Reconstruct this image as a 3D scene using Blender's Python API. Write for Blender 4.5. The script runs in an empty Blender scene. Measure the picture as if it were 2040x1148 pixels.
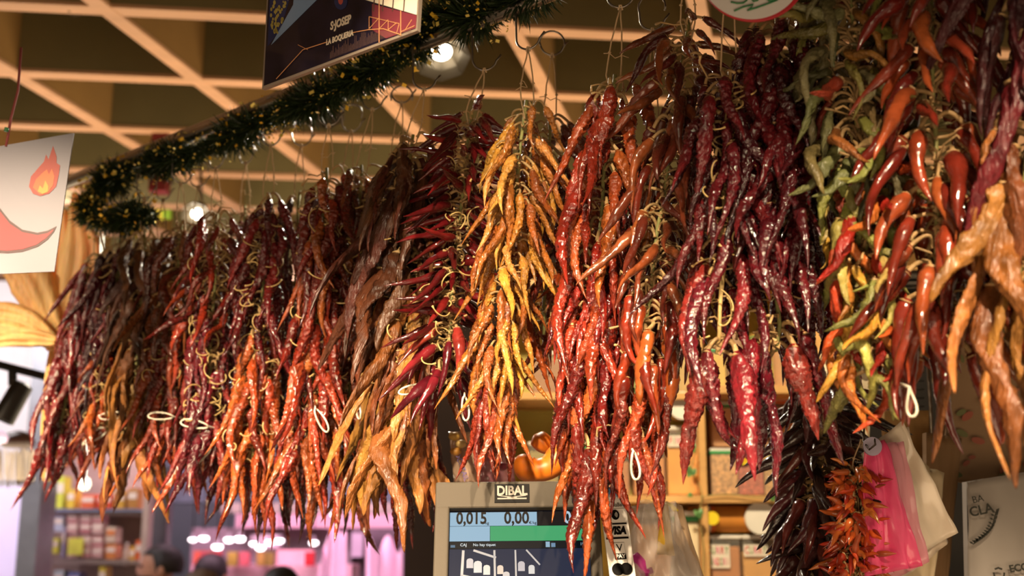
import bpy, bmesh, math, random
import numpy as np
from mathutils import Vector, Matrix, Euler, noise

# ------------------------------------------------------------------ camera, world, lights
SC = bpy.context.scene
COL = SC.collection
FPX = 2400.0
PITCH = math.radians(12.2)
CAMZ = 1.55
cam = bpy.data.cameras.new('camera')
camo = bpy.data.objects.new('camera', cam)
COL.objects.link(camo)
camo.location = (0, 0, CAMZ)
camo.rotation_euler = (math.pi / 2 + PITCH, 0, 0)
cam.sensor_width = 36.0
cam.lens = FPX / 2040 * 36.0
cam.clip_start = 0.02
cam.dof.use_dof = True
cam.dof.focus_distance = 1.72
cam.dof.aperture_fstop = 3.6
SC.camera = camo
SC.view_settings.view_transform = 'Standard'
SC.view_settings.look = 'None'
SC.view_settings.gamma = 1
SC.view_settings.use_curve_mapping = False
SC.view_settings.exposure = 0.10

W = bpy.data.worlds.new('world'); SC.world = W
W.use_nodes = True
bg = W.node_tree.nodes['Background']
bg.inputs[0].default_value = (1.0, 0.72, 0.45, 1)
bg.inputs[1].default_value = 0.37

def aim(o, target):
    d = Vector(target) - o.location
    o.rotation_euler = d.to_track_quat('-Z', 'Y').to_euler()

def spot(name, loc, target, energy, color, angle, blend=0.4, radius=0.03):
    l = bpy.data.lights.new(name, 'SPOT')
    l.energy = energy; l.color = color; l.spot_size = math.radians(angle); l.spot_blend = blend
    l.shadow_soft_size = radius
    o = bpy.data.objects.new(name, l); COL.objects.link(o)
    o.location = loc; aim(o, target)
    return o

def area(name, loc, target, energy, color, sx, sy):
    l = bpy.data.lights.new(name, 'AREA')
    l.shape = 'RECTANGLE'; l.size = sx; l.size_y = sy; l.energy = energy; l.color = color
    o = bpy.data.objects.new(name, l); COL.objects.link(o)
    o.location = loc; aim(o, target)
    return o

WARM = (1.0, 0.76, 0.50)
for sx, sy, tx, ty, tz, en, ang in ((-1.9, 0.45, -1.25, 2.75, 1.06, 640, 42), (-1.2, 0.2, -0.78, 2.3, .84, 620, 48), (-0.45, -0.1, -0.30, 1.95, .72, 470, 48), (0.35, -0.45, 0.22, 1.6, .66, 440, 48), (1.05, -0.6, 0.75, 1.35, .64, 290, 46)):
    spot('track_spot_light', (sx, sy, 2.95), (tx, ty, tz), en, WARM, ang, 0.5, 0.04)
spot('added_narrow_spot', (-0.35, -0.3, 2.75), (0.0, 1.75, 1.93), 270, (1.0, 0.80, 0.52), 15, 0.5, 0.03)  # added lamp, brightens the golden string
spot('added_narrow_spot', (-2.5, 1.4, 2.9), (-1.06, 2.8, 2.08), 110, (1.0, 0.82, 0.58), 20, 0.6, 0.04)  # added lamp, brightens the corn husks
spot('shelf_spot_light', (0.1, 1.95, 2.98), (0.5, 3.2, 1.55), 210, (1.0, 0.80, 0.52), 62, 0.6, 0.05)
area('counter_bounce_light', (0.0, 0.2, 0.95), (-0.1, 3.0, 2.9), 16, (1.0, 0.72, 0.45), 2.6, 0.7)
area('added_ceiling_uplight', (-0.4, 4.3, 1.75), (-0.4, 4.0, 4.0), 66, (1.0, 0.78, 0.50), 5.5, 1.0)  # unseen area lamp added to brighten the board bottoms
area('hall_light', (-3.2, 5.2, 3.0), (-2.4, 7.6, 1.3), 75, (1.0, 0.93, 0.94), 2.5, 1.2)
area('butcher_light', (-1.2, 6.6, 2.9), (-1.1, 8.6, 1.0), 90, (1.0, 0.62, 0.80), 2.5, 0.8)

# ------------------------------------------------------------------ helpers
CP, SP = math.cos(PITCH), math.sin(PITCH)
def ray(px, py):
    x = (px - 1020) / FPX; u = (574 - py) / FPX
    return x, CP - SP * u, SP + CP * u
def P(px, py, Y):
    x, yd, zd = ray(px, py); t = Y / yd
    return Vector((x * t, Y, CAMZ + zd * t))
def PZ(px, py, z):
    x, yd, zd = ray(px, py); t = (z - CAMZ) / zd
    return Vector((x * t, yd * t, z))
BN = (0.6687, 0.7436); BD = (-0.7436, 0.6687)
def PB(px, py, off=0.0):
    x, yd, zd = ray(px, py); t = (1.3065 + off) / (x * BN[0] + yd * BN[1])
    return Vector((x * t, yd * t, CAMZ + zd * t))

def lin(h, a=1.0):
    h = h.lstrip('#'); v = [int(h[i:i + 2], 16) / 255 for i in (0, 2, 4)]
    return tuple((c / 12.92 if c <= 0.04045 else ((c + 0.055) / 1.055) ** 2.4) for c in v) + (a,)

def mat(name, col, rough=0.6, metal=0.0, noise_amt=0.15, nscale=8.0, bump=0.0, bscale=40.0, emit=0.0, emcol=None,
        coat=0.0, trans=0.0, alpha=1.0, sss=0.0, stretch=None, spec=0.5):
    m = bpy.data.materials.new(name); m.use_nodes = True
    nt = m.node_tree; b = nt.nodes['Principled BSDF']
    c = lin(col) if isinstance(col, str) else tuple(col)
    b.inputs['Roughness'].default_value = rough
    b.inputs['Metallic'].default_value = metal
    b.inputs['Coat Weight'].default_value = coat
    b.inputs['Transmission Weight'].default_value = trans
    b.inputs['Alpha'].default_value = alpha
    b.inputs['Specular IOR Level'].default_value = spec
    if sss: 
        b.inputs['Subsurface Weight'].default_value = sss
        b.inputs['Subsurface Scale'].default_value = 0.01
    if emit:
        b.inputs['Emission Color'].default_value = lin(emcol) if emcol else c
        b.inputs['Emission Strength'].default_value = emit
    tc = nt.nodes.new('ShaderNodeTexCoord')
    src = tc.outputs['Object']
    if stretch:
        mp = nt.nodes.new('ShaderNodeMapping'); mp.inputs['Scale'].default_value = stretch
        nt.links.new(src, mp.inputs['Vector']); src = mp.outputs['Vector']
    n = nt.nodes.new('ShaderNodeTexNoise'); n.inputs['Scale'].default_value = nscale
    n.inputs['Detail'].default_value = 4
    nt.links.new(src, n.inputs['Vector'])
    r = nt.nodes.new('ShaderNodeMapRange')
    r.inputs['From Min'].default_value = 0.3; r.inputs['From Max'].default_value = 0.7
    r.inputs['To Min'].default_value = 1 - noise_amt; r.inputs['To Max'].default_value = 1 + noise_amt
    nt.links.new(n.outputs['Fac'], r.inputs['Value'])
    mx = nt.nodes.new('ShaderNodeVectorMath'); mx.operation = 'SCALE'
    mx.inputs[0].default_value = c[:3]
    nt.links.new(r.outputs['Result'], mx.inputs['Scale'])
    nt.links.new(mx.outputs['Vector'], b.inputs['Base Color'])
    if bump:
        n2 = nt.nodes.new('ShaderNodeTexNoise'); n2.inputs['Scale'].default_value = bscale; n2.inputs['Detail'].default_value = 3
        nt.links.new(src, n2.inputs['Vector'])
        bp = nt.nodes.new('ShaderNodeBump'); bp.inputs['Strength'].default_value = bump; bp.inputs['Distance'].default_value = 0.004
        nt.links.new(n2.outputs['Fac'], bp.inputs['Height']); nt.links.new(bp.outputs['Normal'], b.inputs['Normal'])
    return m

def chilli_material(name, rough, coat, bump, nscale=260, stretch=(1, 1, .5)):
    m = bpy.data.materials.new(name); m.use_nodes = True
    nt = m.node_tree; N = nt.nodes; Lk = nt.links; b = N['Principled BSDF']
    b.inputs['Roughness'].default_value = rough
    b.inputs['Coat Weight'].default_value = coat; b.inputs['Coat Roughness'].default_value = 0.09; b.inputs['Specular IOR Level'].default_value = 0.3
    oi = N.new('ShaderNodeObjectInfo'); tc = N.new('ShaderNodeTexCoord')
    off = N.new('ShaderNodeVectorMath'); off.operation = 'ADD'
    sc_ = N.new('ShaderNodeMath'); sc_.operation = 'MULTIPLY'; sc_.inputs[1].default_value = 7.0
    Lk.new(oi.outputs['Random'], sc_.inputs[0])
    Lk.new(tc.outputs['Object'], off.inputs[0]); Lk.new(sc_.outputs[0], off.inputs[1])
    n = N.new('ShaderNodeTexNoise'); n.inputs['Scale'].default_value = 38; n.inputs['Detail'].default_value = 5
    Lk.new(off.outputs[0], n.inputs['Vector'])
    r = N.new('ShaderNodeMapRange'); r.inputs[1].default_value = .32; r.inputs[2].default_value = .7
    r.inputs[3].default_value = .55; r.inputs[4].default_value = 1.4
    Lk.new(n.outputs['Fac'], r.inputs[0])
    mx = N.new('ShaderNodeVectorMath'); mx.operation = 'SCALE'
    Lk.new(oi.outputs['Color'], mx.inputs[0]); Lk.new(r.outputs[0], mx.inputs['Scale'])
    Lk.new(mx.outputs[0], b.inputs['Base Color'])
    mp = N.new('ShaderNodeMapping'); mp.inputs['Scale'].default_value = stretch
    Lk.new(off.outputs[0], mp.inputs['Vector'])
    n2 = N.new('ShaderNodeTexNoise'); n2.inputs['Scale'].default_value = nscale; n2.inputs['Detail'].default_value = 3
    n2.inputs['Distortion'].default_value = 0.6
    Lk.new(mp.outputs[0], n2.inputs['Vector'])
    bp = N.new('ShaderNodeBump'); bp.inputs['Strength'].default_value = bump; bp.inputs['Distance'].default_value = 0.004
    Lk.new(n2.outputs['Fac'], bp.inputs['Height'])
    Lk.new(bp.outputs['Normal'], b.inputs['Normal']); Lk.new(bp.outputs['Normal'], b.inputs['Coat Normal'])
    return m

WORLD = {}   # object name -> world origin
def smooth(me, on=True):
    me.polygons.foreach_set('use_smooth', [on] * len(me.polygons))

def tag(o, label=None, cat=None, group=None, kind=None):
    if label: o['label'] = label
    if cat: o['category'] = cat
    if group: o['group'] = group
    if kind: o['kind'] = kind
    return o

def thing(name, loc, label=None, cat=None, group=None, kind=None):
    o = bpy.data.objects.new(name, None); COL.objects.link(o)
    o.empty_display_size = 0.05
    o.location = loc; WORLD[o.name] = Vector(loc)
    return tag(o, label, cat, group, kind)

class MB:
    def __init__(s): s.v = []; s.f = []; s.m = []
    def quad(s, *pts, mi=0):
        b = len(s.v); s.v += [tuple(p) for p in pts]; s.f.append(tuple(range(b, b + len(pts)))); s.m.append(mi); return s
    def box(s, c, size, rot=None, mi=0, bev=0.0):
        c = Vector(c); h = [x / 2 for x in size]
        R = rot if rot is not None else Matrix.Identity(3)
        if bev <= 0:
            b = len(s.v)
            for dz in (-1, 1):
                for dy in (-1, 1):
                    for dx in (-1, 1):
                        s.v.append(tuple(c + R @ Vector((dx * h[0], dy * h[1], dz * h[2]))))
            for f in ((0, 2, 3, 1), (4, 5, 7, 6), (0, 1, 5, 4), (2, 6, 7, 3), (0, 4, 6, 2), (1, 3, 7, 5)):
                s.f.append(tuple(b + i for i in f)); s.m.append(mi)
            return s
        bm = bmesh.new(); bmesh.ops.create_cube(bm, size=1)
        for v in bm.verts: v.co = Vector((v.co.x * size[0], v.co.y * size[1], v.co.z * size[2]))
        bmesh.ops.bevel(bm, geom=list(bm.edges), offset=bev, segments=3, affect='EDGES', profile=0.6)
        b = len(s.v); bm.verts.ensure_lookup_table()
        s.v += [tuple(c + R @ v.co) for v in bm.verts]
        for f in bm.faces: s.f.append(tuple(b + v.index for v in f.verts)); s.m.append(mi)
        bm.free(); return s
    def tube(s, pts, rad, seg=8, mi=0, caps=True):
        pts = [Vector(p) for p in pts]; n = len(pts)
        rads = rad if isinstance(rad, (list, tuple)) else [rad] * n
        b = len(s.v)
        prev = None
        for i, p in enumerate(pts):
            d = (pts[min(i + 1, n - 1)] - pts[max(i - 1, 0)])
            if d.length < 1e-9: d = Vector((0, 0, 1))
            d.normalize()
            if prev is None:
                a = Vector((0, 0, 1)) if abs(d.z) < 0.9 else Vector((1, 0, 0))
                u = d.cross(a).normalized()
            else:
                u = (prev - d * prev.dot(d))
                u = u.normalized() if u.length > 1e-6 else d.orthogonal().normalized()
            prev = u; w = d.cross(u)
            for k in range(seg):
                a = 2 * math.pi * k / seg
                s.v.append(tuple(p + (u * math.cos(a) + w * math.sin(a)) * rads[i]))
        for i in range(n - 1):
            for k in range(seg):
                k2 = (k + 1) % seg
                s.f.append((b + i * seg + k, b + i * seg + k2, b + (i + 1) * seg + k2, b + (i + 1) * seg + k)); s.m.append(mi)
        if caps:
            s.f.append(tuple(b + k for k in range(seg))[::-1]); s.m.append(mi)
            s.f.append(tuple(b + (n - 1) * seg + k for k in range(seg))); s.m.append(mi)
        return s
    def lathe(s, c, prof, seg=24, R=None, mi=0, sq=(1, 1)):
        c = Vector(c); R = R if R is not None else Matrix.Identity(3); b = len(s.v)
        for (r, z) in prof:
            for k in range(seg):
                a = 2 * math.pi * k / seg
                s.v.append(tuple(c + R @ Vector((r * math.cos(a) * sq[0], r * math.sin(a) * sq[1], z))))
        for i in range(len(prof) - 1):
            for k in range(seg):
                k2 = (k + 1) % seg
                s.f.append((b + i * seg + k, b + i * seg + k2, b + (i + 1) * seg + k2, b + (i + 1) * seg + k)); s.m.append(mi)
        s.f.append(tuple(b + k for k in range(seg))[::-1]); s.m.append(mi)
        s.f.append(tuple(b + (len(prof) - 1) * seg + k for k in range(seg))); s.m.append(mi)
        return s
    def grid(s, pts2d, mi=0):
        h = len(pts2d); w = len(pts2d[0]); b = len(s.v)
        for r in pts2d: s.v += [tuple(p) for p in r]
        for i in range(h - 1):
            for j in range(w - 1):
                s.f.append((b + i * w + j, b + i * w + j + 1, b + (i + 1) * w + j + 1, b + (i + 1) * w + j)); s.m.append(mi)
        return s
    def mesh(s, name, mats, o=Vector((0, 0, 0)), sm=False):
        me = bpy.data.meshes.new(name)
        me.from_pydata([tuple(Vector(v) - o) for v in s.v], [], s.f)
        for m in (mats if isinstance(mats, (list, tuple)) else [mats]): me.materials.append(m)
        me.polygons.foreach_set('material_index', s.m)
        if sm: smooth(me)
        me.update(); return me
    def build(s, name, mats, parent=None, sm=False, solid=0.0, sub=0, label=None, cat=None, group=None, kind=None):
        if parent is not None: o_ = WORLD[parent.name]
        else:
            n = len(s.v); xs = [v[0] for v in s.v]; ys = [v[1] for v in s.v]; zs = [v[2] for v in s.v]
            o_ = Vector(((min(xs) + max(xs)) / 2, (min(ys) + max(ys)) / 2, min(zs)))
        me = s.mesh(name, mats, o_, sm)
        ob = bpy.data.objects.new(name, me); COL.objects.link(ob)
        if parent is not None: ob.parent = parent; WORLD[ob.name] = o_
        else: ob.location = o_; WORLD[ob.name] = o_
        if solid:
            md = ob.modifiers.new('thickness', 'SOLIDIFY'); md.thickness = solid; md.offset = 0
        if sub:
            md = ob.modifiers.new('subdivision', 'SUBSURF'); md.levels = sub; md.render_levels = sub
        return tag(ob, label, cat, group, kind)

def text_part(s, size, m, M, parent, name='lettering', depth=0.0003, label=None, sx=1.0, bold=0.0, shear=0.0):
    cu = bpy.data.curves.new(name, 'FONT'); cu.body = s; cu.size = size
    cu.align_x = 'CENTER'; cu.align_y = 'CENTER'; cu.extrude = depth; cu.offset = bold; cu.shear = shear
    cu.resolution_u = 3
    tmp = bpy.data.objects.new(name, cu); COL.objects.link(tmp)
    bpy.context.view_layer.update()
    me = bpy.data.meshes.new_from_object(tmp)
    bpy.data.objects.remove(tmp)
    me.materials.clear(); me.materials.append(m)
    o_ = WORLD[parent.name]
    T = Matrix.Translation(-o_) @ M @ Matrix.Diagonal((sx, 1, 1, 1))
    me.transform(T)
    ob = bpy.data.objects.new(name, me); COL.objects.link(ob); ob.parent = parent; WORLD[ob.name] = o_
    return tag(ob, label)

def frame_from(tl, tr, bl):
    """4x4 frame on a flat quad: x right, y up, z towards the viewer; and width, height"""
    tl, tr, bl = Vector(tl), Vector(tr), Vector(bl)
    x = (tr - tl); w = x.length; x.normalize(); y = (tl - bl); h = y.length
    z = x.cross(y).normalized(); y = z.cross(x)
    M = Matrix((x, y, z)).transposed().to_4x4(); M.translation = tl
    return M, w, h
def on(M, w, h, u, v, lift=0.0005):
    """point at fractions u (right), v (down) of the quad"""
    return M @ Vector((u * w, -v * h, lift))
def at(M, w, h, u, v, lift=0.0008):
    K = M.copy(); K.translation = on(M, w, h, u, v, lift); return K

# ------------------------------------------------------------------ materials
M_ = {}
M_['wood_edge_lit'] = mat('lit_wood_edge', '#D2A27C', .55, noise_amt=.10, nscale=3, stretch=(1, 6, 6))  # same wood as the faces; light from below put into a paler colour
M_['wood_olive'] = mat('olive_shaded_board', '#80744C', .7, noise_amt=.12, nscale=3)  # face darker than the bottom edge: shade put into the colour
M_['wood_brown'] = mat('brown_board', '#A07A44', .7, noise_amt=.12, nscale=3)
M_['dark_ceiling'] = mat('dark_ceiling_paint', '#1E1A12', .9)
M_['steel'] = mat('steel', '#9A938A', .28, 1.0, .05, bump=.05)
M_['darksteel'] = mat('dark_steel', '#4A4038', .4, 1.0, .08)
M_['twine'] = mat('jute_twine', '#BFA27C', .85, bump=.5, bscale=600)
M_['whitetwine'] = mat('white_twine', '#D9D2BE', .7, bump=.4, bscale=600)
M_['stem'] = mat('dry_stem', '#A8885A', .6, noise_amt=.45, nscale=30, bump=.4, bscale=300)
M_['palestem'] = mat('pale_straw_stem', '#C2A468', .55, noise_amt=.3, nscale=30)
M_['stemgreen'] = mat('green_stem', '#8B8A50', .6, noise_amt=.3, nscale=30, bump=.4, bscale=300)
M_['glossy'] = chilli_material('wrinkled_chilli_skin', .26, 1.0, .6, 210)
M_['waxy'] = chilli_material('smooth_chilli_skin', .26, 1.0, .3, 150)
M_['leather'] = chilli_material('leathery_chilli_skin', .36, .22, .75, 170, (2.2, 2.2, .25))
M_['cream'] = mat('cream_card', '#E6DCCB', .7)
M_['white'] = mat('white_plastic', '#E8E4DC', .45, noise_amt=.04)
M_['black'] = mat('black_plastic', '#141110', .45, noise_amt=.1)
M_['black_ink'] = mat('black_ink', '#0E0C0C', .7, spec=.1, noise_amt=0.02)
M_['pine'] = mat('pine_shelf', '#C99A5C', .55, noise_amt=.12, nscale=4, stretch=(1, 8, 8), bump=.1)

# ------------------------------------------------------------------ room shell
fl = MB().box((-1, 5, -0.05), (14, 16, 0.1)).build('floor', mat('grey_floor', '#6E665C', .5, nscale=2, bump=.1), kind='structure')
ZC = 3.10
ceil = thing('ceiling', (0, 4, ZC), kind='structure')
MB().box((-1, 5, ZC + 0.33), (14, 16, 0.06)).build('ceiling_slab', M_['dark_ceiling'], ceil)
a0, a1 = PZ(0, 139, ZC), PZ(2000, 225, ZC)
d2 = (a1 - a0).normalized()
row_a, row_b = PZ(1020, 62, ZC), PZ(1020, 370, ZC)
nrm = Vector((-d2.y, d2.x, 0))
if nrm.y < 0: nrm = -nrm
stepv = (row_b - row_a).dot(nrm) / 3.0
d1 = Vector((580 / 2456.0, 1, 0)).normalized()
def board(c, d, length, thick, height, mface):
    a = math.atan2(d.y, d.x)
    R = Matrix.Rotation(a, 3, 'Z')
    mb = MB()
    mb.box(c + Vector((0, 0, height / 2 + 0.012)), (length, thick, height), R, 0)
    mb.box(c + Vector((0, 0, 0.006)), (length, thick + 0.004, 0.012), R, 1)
    return mb
for k in range(-3, 9):
    c = row_a + nrm * (stepv * k)
    board(c - d2 * 0.5, d2, 9.0, 0.055, 0.25, 0).build('board', [M_['wood_olive'], M_['wood_edge_lit']], ceil)
c0 = PZ(1090, 186, ZC); c1 = PZ(1425, 197, ZC)
st1 = (c1 - c0)
for k in range(-9, 7):
    # point on this diagonal board at lattice offset k, slid along its own direction
    c = c0 + st1 * k + d1 * 0.9 - Vector((0, 0, .0015))
    board(c, d1, 7.5, 0.05, 0.235, 0).build('board', [M_['wood_brown'], M_['wood_edge_lit']], ceil)

# back wall of the shop (right) and the hall beyond (left)
MB().box((1.9, 6.3, 1.6), (4.9, 0.1, 3.2)).build('wall_back', mat('dark_brown_wall', '#3A2A1C', .8, nscale=2), kind='structure')
MB().box((-3.2, 11.0, 1.7), (8.0, 0.1, 3.5)).build('wall_far', mat('far_hall_wall', '#8892A0', .8, nscale=1), kind='structure')

# ------------------------------------------------------------------ chilli meshes
KINDS = {
 #            L      R      bend        wave  wrinkle  long   flat  rings segs  stem  mat      taper
 'wrinkled': (0.135, 0.0088, (-.2, .6), .21, .50, .35, .80, 84, 22, .022, 'glossy', .72),
 'slim':     (0.125, 0.0066, (-.3, .9), .42, .50, .40, .78, 74, 18, .024, 'glossy', .62),
 'large':    (0.150, 0.0132, (-.1, .9), .20, .38, .55, .66, 84, 26, .024, 'glossy', .60),
 'smooth':   (0.108, 0.0092, (.0, .7), .16, .10, .20, .90, 40, 16, .026, 'waxy', .60),
 'medium':   (0.105, 0.0082, (.1, 1.0), .22, .20, .30, .80, 44, 16, .024, 'waxy', .58),
 'pointed':  (0.078, 0.0076, (-.1, .5), .12, .12, .20, .85, 34, 14, .018, 'waxy', .75),
 'twisted':  (0.090, 0.0066, (-.4, 1.5), .50, .42, .75, .70, 46, 16, .022, 'leather', .55),
 'leathery': (0.175, 0.0128, (-.2, .6), .26, .40, .95, .45, 60, 22, .026, 'leather', .50),
 'dark':     (0.090, 0.0098, (-.1, .7), .15, .09, .25, .85, 36, 14, .018, 'waxy', .62),
 'mini':     (0.028, 0.0040, (-.4, .9), .25, .05, .10, .95, 12, 8, .007, 'waxy', .60),
}
NV = 9
CH = {}
def chilli_mesh(kind, seed):
    L, R, bend, wave, wr, lon, flat, N, S, stem, mname, tp = KINDS[kind]
    r = np.random.RandomState(seed)
    L = L * r.uniform(.8, 1.18); R = R * r.uniform(.85, 1.15)
    t = np.linspace(0, 1, N); th = np.linspace(0, 2 * np.pi, S, endpoint=False)
    B = r.uniform(*bend); pw = r.uniform(.8, 2.0)
    a = B * t ** pw + wave * .5 * np.sin(2 * np.pi * (t * r.uniform(.6, 1.6) + r.rand()))
    a -= a[0]
    b = wave * np.sin(2 * np.pi * (t * r.uniform(.5, 1.4) + r.rand())); b -= b[0]
    D = np.stack([-np.sin(a) * np.cos(b), np.sin(b), -np.cos(a) * np.cos(b)], 1)
    ds = L / (N - 1)
    e = stem
    start = np.array([e * .75, 0, -e * .65])
    C = start + np.concatenate([[np.zeros(3)], np.cumsum((D[1:] + D[:-1]) / 2 * ds, 0)])
    yv = np.array([0, 1.0, 0]); U = yv - D * (D @ yv)[:, None]; U /= np.linalg.norm(U, axis=1)[:, None]
    V = np.cross(D, U)
    rise = np.clip(t / .07, 0, 1); rise = np.sqrt(1 - (1 - rise) ** 2) * .45 + .55 * np.sqrt(np.clip(t / .14, 0, 1))
    prof = R * np.maximum(rise, .38) * (1.05 - .25 * t) * np.maximum((1 - t ** 2.1), 0) ** (tp * 1.15) * (1 + .12 * np.sin(2 * np.pi * (2.2 * t + r.rand())))
    prof[-1] = R * .02
    T, TH = np.meshgrid(t, th, indexing='ij')
    w = np.zeros_like(T)
    # long folds
    warp = .8 * np.sin(2 * np.pi * (T * 2.3 + r.rand()) + TH) + .5 * np.sin(2 * np.pi * (T * 5.1 + r.rand()) - 2 * TH)
    for _ in range(2):
        m = r.randint(2, 4); n = r.uniform(.3, 1.5)
        w += lon * .8 * (.45 - np.abs(np.sin(m * TH * .5 * 2 + warp * 1.1 + 2 * np.pi * n * T + r.rand() * 6.28)))
    # crumpled skin: ridged noise wrapped round the pod
    if kind != 'mini':
        o3 = r.rand(3) * 50; fq = 1.5 if kind != 'leathery' else 1.1; fz = (1.0 if lon < .6 else .42)
        cr = np.zeros_like(T)
        for i in range(N):
            z = t[i] * L / R * fz
            for k in range(S):
                a_ = th[k]
                q = Vector((math.cos(a_) * fq + o3[0], math.sin(a_) * fq * (1 if lon < .6 else 1.8) + o3[1], z * 1.1 + o3[2]))
                cr[i, k] = (.30 - abs(noise.noise(q))) * 2.4 + (.2 - abs(noise.noise(q * 2.3))) * 1.0
        w += cr
    amp = wr * np.clip(T * 8, .25, 1)
    rad = prof[:, None] * (1 + amp * w * .8)
    rad = np.maximum(rad, prof[:, None] * .35)
    tw = r.uniform(-1.4, 1.4) * T + r.rand() * 6.28
    # flattened, twisting cross section
    X = np.cos(TH) * rad; Yq = np.sin(TH) * rad * flat
    X2 = X * np.cos(tw) - Yq * np.sin(tw); Y2 = X * np.sin(tw) + Yq * np.cos(tw)
    Pn = C[:, None, :] + X2[:, :, None] * U[:, None, :] + Y2[:, :, None] * V[:, None, :]
    v = Pn.reshape(-1, 3)
    f = []
    for i in range(N - 1):
        for k in range(S):
            k2 = (k + 1) % S
            f.append((i * S + k, (i + 1) * S + k, (i + 1) * S + k2, i * S + k2))
    f.append(tuple(range(S))); f.append(tuple((N - 1) * S + k for k in range(S))[::-1])
    me = bpy.data.meshes.new('chilli'); me.from_pydata(v.tolist(), [], f); smooth(me)
    me.materials.append(M_[mname])
    # stem with calyx
    mb = MB(); k = kind == 'mini'
    sr = R * .16 + .0005
    c1 = Vector((e * r.uniform(.2, .9), e * r.uniform(-.6, .6), e * r.uniform(-.2, .8))); c2 = Vector(start.tolist())
    pts = []; rr = []
    nn = 4 if k else 8
    for i in range(nn + 1):
        u = i / nn
        pts.append(Vector((0, 0, 0)) * (1 - u) ** 2 + c1 * 2 * u * (1 - u) + c2 * u * u); rr.append(sr * (1 + .25 * u))
    d0 = Vector(D[0].tolist())
    pts.append(c2 + d0 * R * .10); rr.append(float(prof[0]) * .75)
    pts.append(c2 + d0 * R * .35); rr.append(float(prof[min(2, N - 1)]) * 1.02)
    if not k:
        pts.insert(0, Vector((-.0025, 0, -.002))); rr.insert(0, sr * 1.5)
    mb.tube(pts, rr, 5 if k else 8)
    sm_ = mb.mesh('stem', M_['stem'], sm=True)
    return me, sm_, L
def meshes(kind):
    if kind not in CH:
        CH[kind] = [chilli_mesh(kind, 100 * len(CH) + i + 7) for i in range(NV)]
    return CH[kind]

PAL = {
 'red':     ['#701C12', '#7E2616', '#5E1612', '#883218', '#6E2012', '#521412'],
 'brick':   ['#6A2416', '#76301C', '#5A1C14', '#84361C', '#621E14', '#8E4422', '#6E2618'],
 'deepred': ['#5E1014', '#6A1618', '#4C0E10', '#741C1A', '#521414'],
 'maroon':  ['#440E14', '#521218', '#380C12', '#5A161A', '#340C0E'],
 'crimson': ['#62121C', '#6C1A20', '#50101A', '#74261E', '#5A141C'],
 'orange':  ['#964018', '#A4501E', '#842E14', '#9C461C', '#8A3816', '#6E2414'],
 'redor':   ['#802A16', '#8E3C1C', '#6A1E12', '#964A20', '#722412', '#5A1A12'],
 'russet':  ['#64301A', '#723820', '#542414', '#7C4220', '#5C2214', '#4A1A12'],
 'gold':    ['#B87C32', '#AC6A28', '#C48C42', '#A05A22', '#BC7C34', '#8E4A1E'],
 'brown':   ['#55321C', '#482818', '#623C22', '#3E2014', '#50281A'],
 'tan':     ['#94602E', '#865024', '#A26E34', '#7A4620', '#96662E', '#6A3A1C'],
 'olive':   ['#5E5C3A', '#6A6844', '#504E32', '#74724C', '#7A6A42', '#7A3020', '#66622F', '#8A5A2A'],
 'mix':     ['#B08A34', '#A8481E', '#9E3A1C', '#828044', '#B87E30', '#8E2418', '#A89A50', '#B4662A', '#8A8444'],
 'dark':    ['#30201C', '#3E2022', '#261614', '#4A2222', '#38221E', '#5A2620'],
 'mini':    ['#B8441E', '#C45A26', '#A8321C', '#C46C2E', '#9A2A1A', '#B4562E'],
}
GA = 2.39996
rails = []
def add_chilli(root, pos_local, kind, colhex, az, tilt, s, rng, small=False):
    me, sm_, L = rng.choice(meshes(kind))
    o = bpy.data.objects.new('chilli', me); COL.objects.link(o)
    c = list(lin(colhex)); j = rng.uniform(.82, 1.18)
    o.color = (min(1, c[0] * j), min(1, c[1] * j * rng.uniform(.85, 1.15)), min(1, c[2] * j), 1)
    Rm = Matrix.Rotation(az, 4, 'Z') @ Matrix.Rotation(-tilt, 4, 'Y') @ Matrix.Rotation(rng.uniform(-.9, .9), 4, 'Z')
    o.parent = root
    o.matrix_local = Matrix.Translation(pos_local) @ Rm @ Matrix.Scale(s, 4)
    st = bpy.data.objects.new('stem', sm_); COL.objects.link(st); st.parent = o
    return o

def s_hook(top, bottom, label, seed=0, bar=True):
    """wire S-hook from the rail down to the twine"""
    rg = random.Random(seed)
    h = (top - bottom).z
    yaw = rg.uniform(-.6, .6); ux = Vector((math.cos(yaw), math.sin(yaw), 0))
    pts = []
    r1 = .021; r2 = .019
    for a in np.linspace(math.radians(-20), math.radians(200), 12):     # upper crook over the rail
        pts.append(top + ux * (math.cos(a) * r1) + Vector((0, 0, math.sin(a) * r1 - .006)))
    lo = bottom + Vector((0, 0, r2))
    for a in np.linspace(math.radians(175), math.radians(350), 12):
        pts.append(lo + ux * (math.cos(a) * r2) + Vector((0, 0, math.sin(a) * r2)))
    pts.append(pts[-1] + ux * .008 + Vector((0, 0, .010)))
    o = MB().tube(pts, .0016, 7).build('hook', M_['steel'], sm=True, label=label, cat='hook', group='steel hooks along the hanging rail')
    return o

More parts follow.
